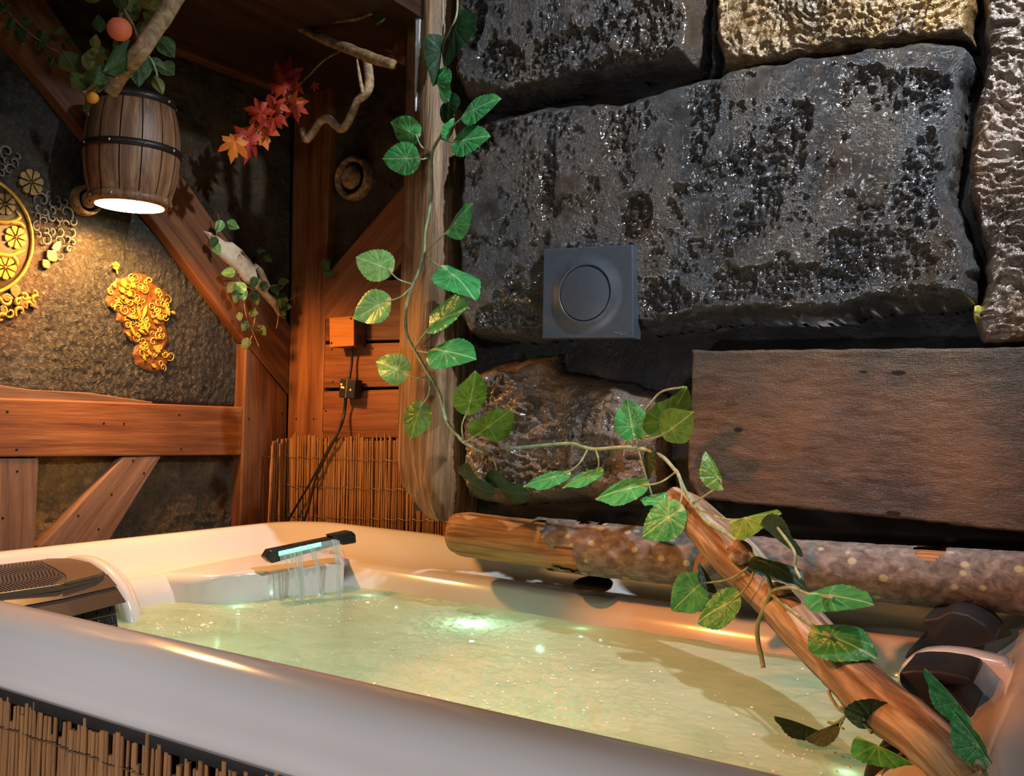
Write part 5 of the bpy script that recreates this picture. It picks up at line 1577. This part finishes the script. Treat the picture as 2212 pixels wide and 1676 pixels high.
for px in [[(1325, 716), (1329, 719), (1333, 720)], [(1333, 718), (1335, 720)], [(1337, 717), (1338, 720)], [(1341, 717), (1342, 720)], [(1349, 720), (1351, 718), (1355, 717)], [(1338, 722.5), (1346, 722.5)], [(1349, 721), (1353, 724)]]:
    add('printed_mark', tube('printed_mark', [PY(u, v, yd - .0002) for u, v in px], .0005, 5, 8), M_mark, dm)

# ---- ivy vines
def vine(name, label, stems, leaves, petioles, root):
    t = thing(name, label, 'ivy', PY(*root))
    for pts, r in stems:
        add('stem', tube('stem', [PY(*p) for p in pts], r, 7, len(pts) * 7, .12, 120, 3), M_stem, t)
    for pts, r, mt in petioles:
        add('petiole', tube('petiole', [PY(*p) for p in pts], r, 6, len(pts) * 5), mt, t)
    for i, L in enumerate(leaves):
        (u0, v0, y0), (u1, v1, y1), w, mt, var, tl = L[:6]
        y1 = y0 - min(.03, max(-.01, y0 - y1))
        Bp, Tp = PY(u0, v0, y0), PY(u1, v1, y1)
        place_leaf(t, Bp, Tp, w * pxm(Bp), mt, 'ivy', var, tl)
        if len(L) > 6:
            (au, av, ay) = L[6]
            mid = ((au + u0) / 2 + (v0 - av) * .12, (av + v0) / 2 + abs(u0 - au) * .10, (ay + y0) / 2 - .012)
            ins = (u0 + (u1 - u0) * .22, v0 + (v1 - v0) * .22, y0 + (y1 - y0) * .22 + .003)
            add('petiole', tube('petiole', [PY(au, av, ay), PY(*mid), PY(u0, v0, y0 + .001), PY(*ins)], [.0022, .0018, .0016, .0010], 6, 18), M_stem if mt is not M_ivy_shaded else M_stem_dark, t)
    return t
G, O, D, Pp = M_ivy, M_ivy_lime, M_ivy_shaded, M_ivy_pale
ya = 1.705
s1 = [([(979, 247, 1.70), (962, 276, 1.70), (951, 295, ya), (936, 322, ya), (932, 345, ya), (932, 412, ya), (926, 460, ya), (918, 505, ya), (916, 543, ya), (905, 585, 1.70), (891, 615, 1.70), (880, 650, 1.70), (876, 677, 1.70), (879, 722, 1.70), (900, 764, ya), (929, 814, ya), (951, 855, ya), (963, 906, 1.70), (986, 938, 1.70), (1006, 958, 1.70), (1047, 979, 1.70)], .0036),
      ([(980, -240, 1.70), (986, -60, 1.70), (988, 10, 1.70), (984, 40, 1.69), (968, 75, 1.70), (957, 100, 1.70), (962, 150, 1.70), (975, 215, 1.70), (979, 247, 1.70)], .0026),
      ([(954, -240, 1.705), (956, -60, 1.705), (957, 40, 1.705), (957, 100, 1.70)], .0022)]
l1 = [((955, 98, 1.69), (944, 186, 1.66), 40, D, 1, -1), ((990, 38, 1.69), (950, 140, 1.66), 34, D, 1, 1), ((941, 168, 1.68), (962, 218, 1.66), 40, G, 1, 1), ((972, 212, 1.69), (958, 268, 1.67), 34, D, 2, 1),
      ((1010, 244, 1.67), (1078, 208, 1.66), 46, G, 0, -1, (951, 295, ya)), ((988, 306, 1.67), (1055, 290, 1.66), 60, G, 0, -1, (951, 298, ya)), ((968, 296, 1.68), (984, 256, 1.68), 24, G, 1, 1, (953, 292, ya)),
      ((897, 290, 1.68), (837, 266, 1.66), 62, G, 2, -1, (932, 333, ya)), ((894, 342, 1.68), (823, 343, 1.66), 72, G, 0, -1, (931, 338, ya)), ((972, 494, 1.67), (1014, 437, 1.65), 46, G, 1, -1, (918, 547, ya)),
      ((836, 580, 1.67), (766, 552, 1.65), 74, Pp, 0, 1, (891, 614, 1.70)), ((832, 652, 1.67), (764, 688, 1.65), 72, Pp, 3, 1, (889, 620, 1.70)), ((966, 584, 1.68), (1029, 628, 1.65), 68, G, 2, -1, (917, 552, ya)), ((941, 694, 1.68), (1014, 665, 1.65), 60, G, 3, -1, (896, 752, 1.70)),
      ((946, 756, 1.68), (1025, 769, 1.66), 74, G, 0, -1, (900, 757, ya)), ((871, 804, 1.68), (806, 776, 1.66), 70, Pp, 2, 1, (928, 815, ya)), ((1012, 882, 1.68), (1030, 803, 1.66), 70, O, 0, 1, (1001, 952, 1.70)), ((1040, 932, 1.68), (1106, 884, 1.66), 72, O, 3, 1, (1004, 955, 1.70)),
      ((908, 880, 1.68), (885, 950, 1.67), 60, O, 0, 1, (930, 822, ya)), ((1003, 1030, 1.68), (1054, 1077, 1.64), 30, D, 2, 1, (1048, 985, 1.70)), ((1066, 1048, 1.68), (1133, 1083, 1.64), 36, D, 2, 1, (1064, 985, 1.70))]
vine('ivy_vine', 'green artificial ivy climbing the weathered post', s1, l1, [], (932, 600, 1.72))
yv = lambda u: float(np.interp(u, [1000, 1450, 1500, 1600, 1700, 1800, 1900, 2050, 2200], [1.70, 1.66, 1.60, 1.50, 1.41, 1.29, 1.165, 1.02, .91]))
def q(u, v, d=0.0): return (u, v, yv(u) - d)
s2 = [([q(1100, 970), q(1143, 965), q(1229, 958), q(1258, 965), q(1287, 970), q(1344, 966), q(1387, 969), q(1430, 986), q(1458, 1015), q(1464, 1022), q(1477, 1054), q(1497, 1087), q(1527, 1127), q(1561, 1147), q(1604, 1178), q(1634, 1211), q(1651, 1231), q(1663, 1258), q(1664, 1281), q(1651, 1315), q(1637, 1348), q(1637, 1382), q(1644, 1415), q(1649, 1442)], .0036),
      ([q(1666, 1283), q(1704, 1315, .01), q(1755, 1351, .02), q(1795, 1375, .03)], .0030), ([q(1664, 1281), q(1678, 1272, .01), q(1711, 1270, .02), q(1745, 1283, .02), q(1800, 1291, .03)], .0026),
      ([q(1368, 952), q(1385, 905), q(1401, 877), q(1430, 846), q(1478, 836)], .0022), ([q(1344, 966), q(1355, 950), q(1377, 940), q(1402, 930)], .0026), ([q(1374, 950), q(1388, 1000), q(1402, 1050), q(1410, 1075)], .0020),
      ([q(1820, 1426, .0), q(1802, 1464, .01), q(1791, 1494, .02), q(1802, 1518, .02), q(1813, 1531, .02), q(1830, 1530, .02), q(1850, 1545, .03), q(1862, 1557, .04), q(1883, 1582, .03)], .0022),
      ([q(1813, 1531, .02), q(1840, 1520, .03), q(1862, 1540, .05), q(1868, 1556, .05)], .0018), ([q(1813, 1532, .02), q(1825, 1545, .03), q(1805, 1562, .04), q(1790, 1560, .04)], .0018), ([q(1830, 1540, .03), q(1815, 1566, .04), q(1822, 1574, .04)], .0014),
      ([q(1680, 1140, .02), q(1715, 1190, .02), q(1718, 1225, .02), q(1730, 1250, .02)], .0022), ([q(2126, 1630, .03), q(2120, 1650, .03), q(2135, 1690, .03)], .0024), ([q(2100, 1655, .05), q(2116, 1645, .06), q(2130, 1660, .05)], .0022)]
l2 = [(q(1216, 1026, .02), q(1128, 1045, .05), 34, G, 0, 1, q(1270, 970)), (q(1289, 1020, .02), q(1212, 1049, .05), 28, G, 0, 1, q(1287, 972)), (q(1382, 1050, .03), q(1283, 1072, .05), 52, G, 0, 1, q(1462, 1018)), (q(1462, 1105, .05), q(1383, 1160, .08), 84, G, 0, 1, q(1466, 1027)), (q(1450, 1085, .03), q(1383, 1080, .04), 36, G, 3, 1),
      (q(1368, 936, .02), q(1354, 860, .04), 76, G, 3, 1, q(1377, 945)), (q(1424, 928, .01), q(1488, 842, .03), 72, O, 0, 1, q(1385, 945)), (q(1440, 934, .03), q(1494, 893, .05), 84, O, 0, 1, q(1385, 948)), (q(1556, 1045, .02), q(1530, 972, .04), 40, O, 1, 1, q(1497, 1086)), (q(1594, 1122, .03), q(1682, 1100, .05), 46, O, 1, -1, q(1503, 1096)),
      (q(1656, 1144, .02), q(1726, 1208, .03), 22, D, 1, 1), (q(1644, 1212, .02), q(1742, 1248, .05), 48, D, 2, -1, q(1636, 1213)), (q(1512, 1262, .04), q(1452, 1318, .07), 86, G, 3, 1, q(1632, 1213)), (q(1583, 1297, .05), q(1500, 1342, .08), 72, G, 0, 1, q(1633, 1215)),
      (q(1768, 1283, .03), q(1885, 1297, .05), 64, G, 0, -1), (q(1772, 1368, .04), q(1890, 1403, .06), 92, G, 2, -1), (q(1862, 1558, .05), q(1984, 1530, .07), 68, D, 0, 1), (q(1873, 1600, .04), q(1992, 1649, .06), 40, G, 1, -1), (q(1803, 1566, .04), q(1735, 1588, .05), 32, D, 1, 1),
      (q(1760, 1575, .04), q(1674, 1538, .05), 16, D, 1, 1), (q(2128, 1632, .03), q(2064, 1530, .05), 58, G, 1, 1), (q(2086, 1540, .03), q(2006, 1437, .04), 18, G, 1, 1), (q(1545, 1270, .01), q(1515, 1212, .02), 20, D, 1, 1), (q(1420, 1085, .01), q(1372, 1130, .0), 34, D, 0, 1), (q(1402, 975, .0), q(1398, 1035, .0), 28, D, 0, 1)]
vine('ivy_vine', 'green artificial ivy trailing along the log and pale branch', s2, l2, [], (1387, 969, 1.70))
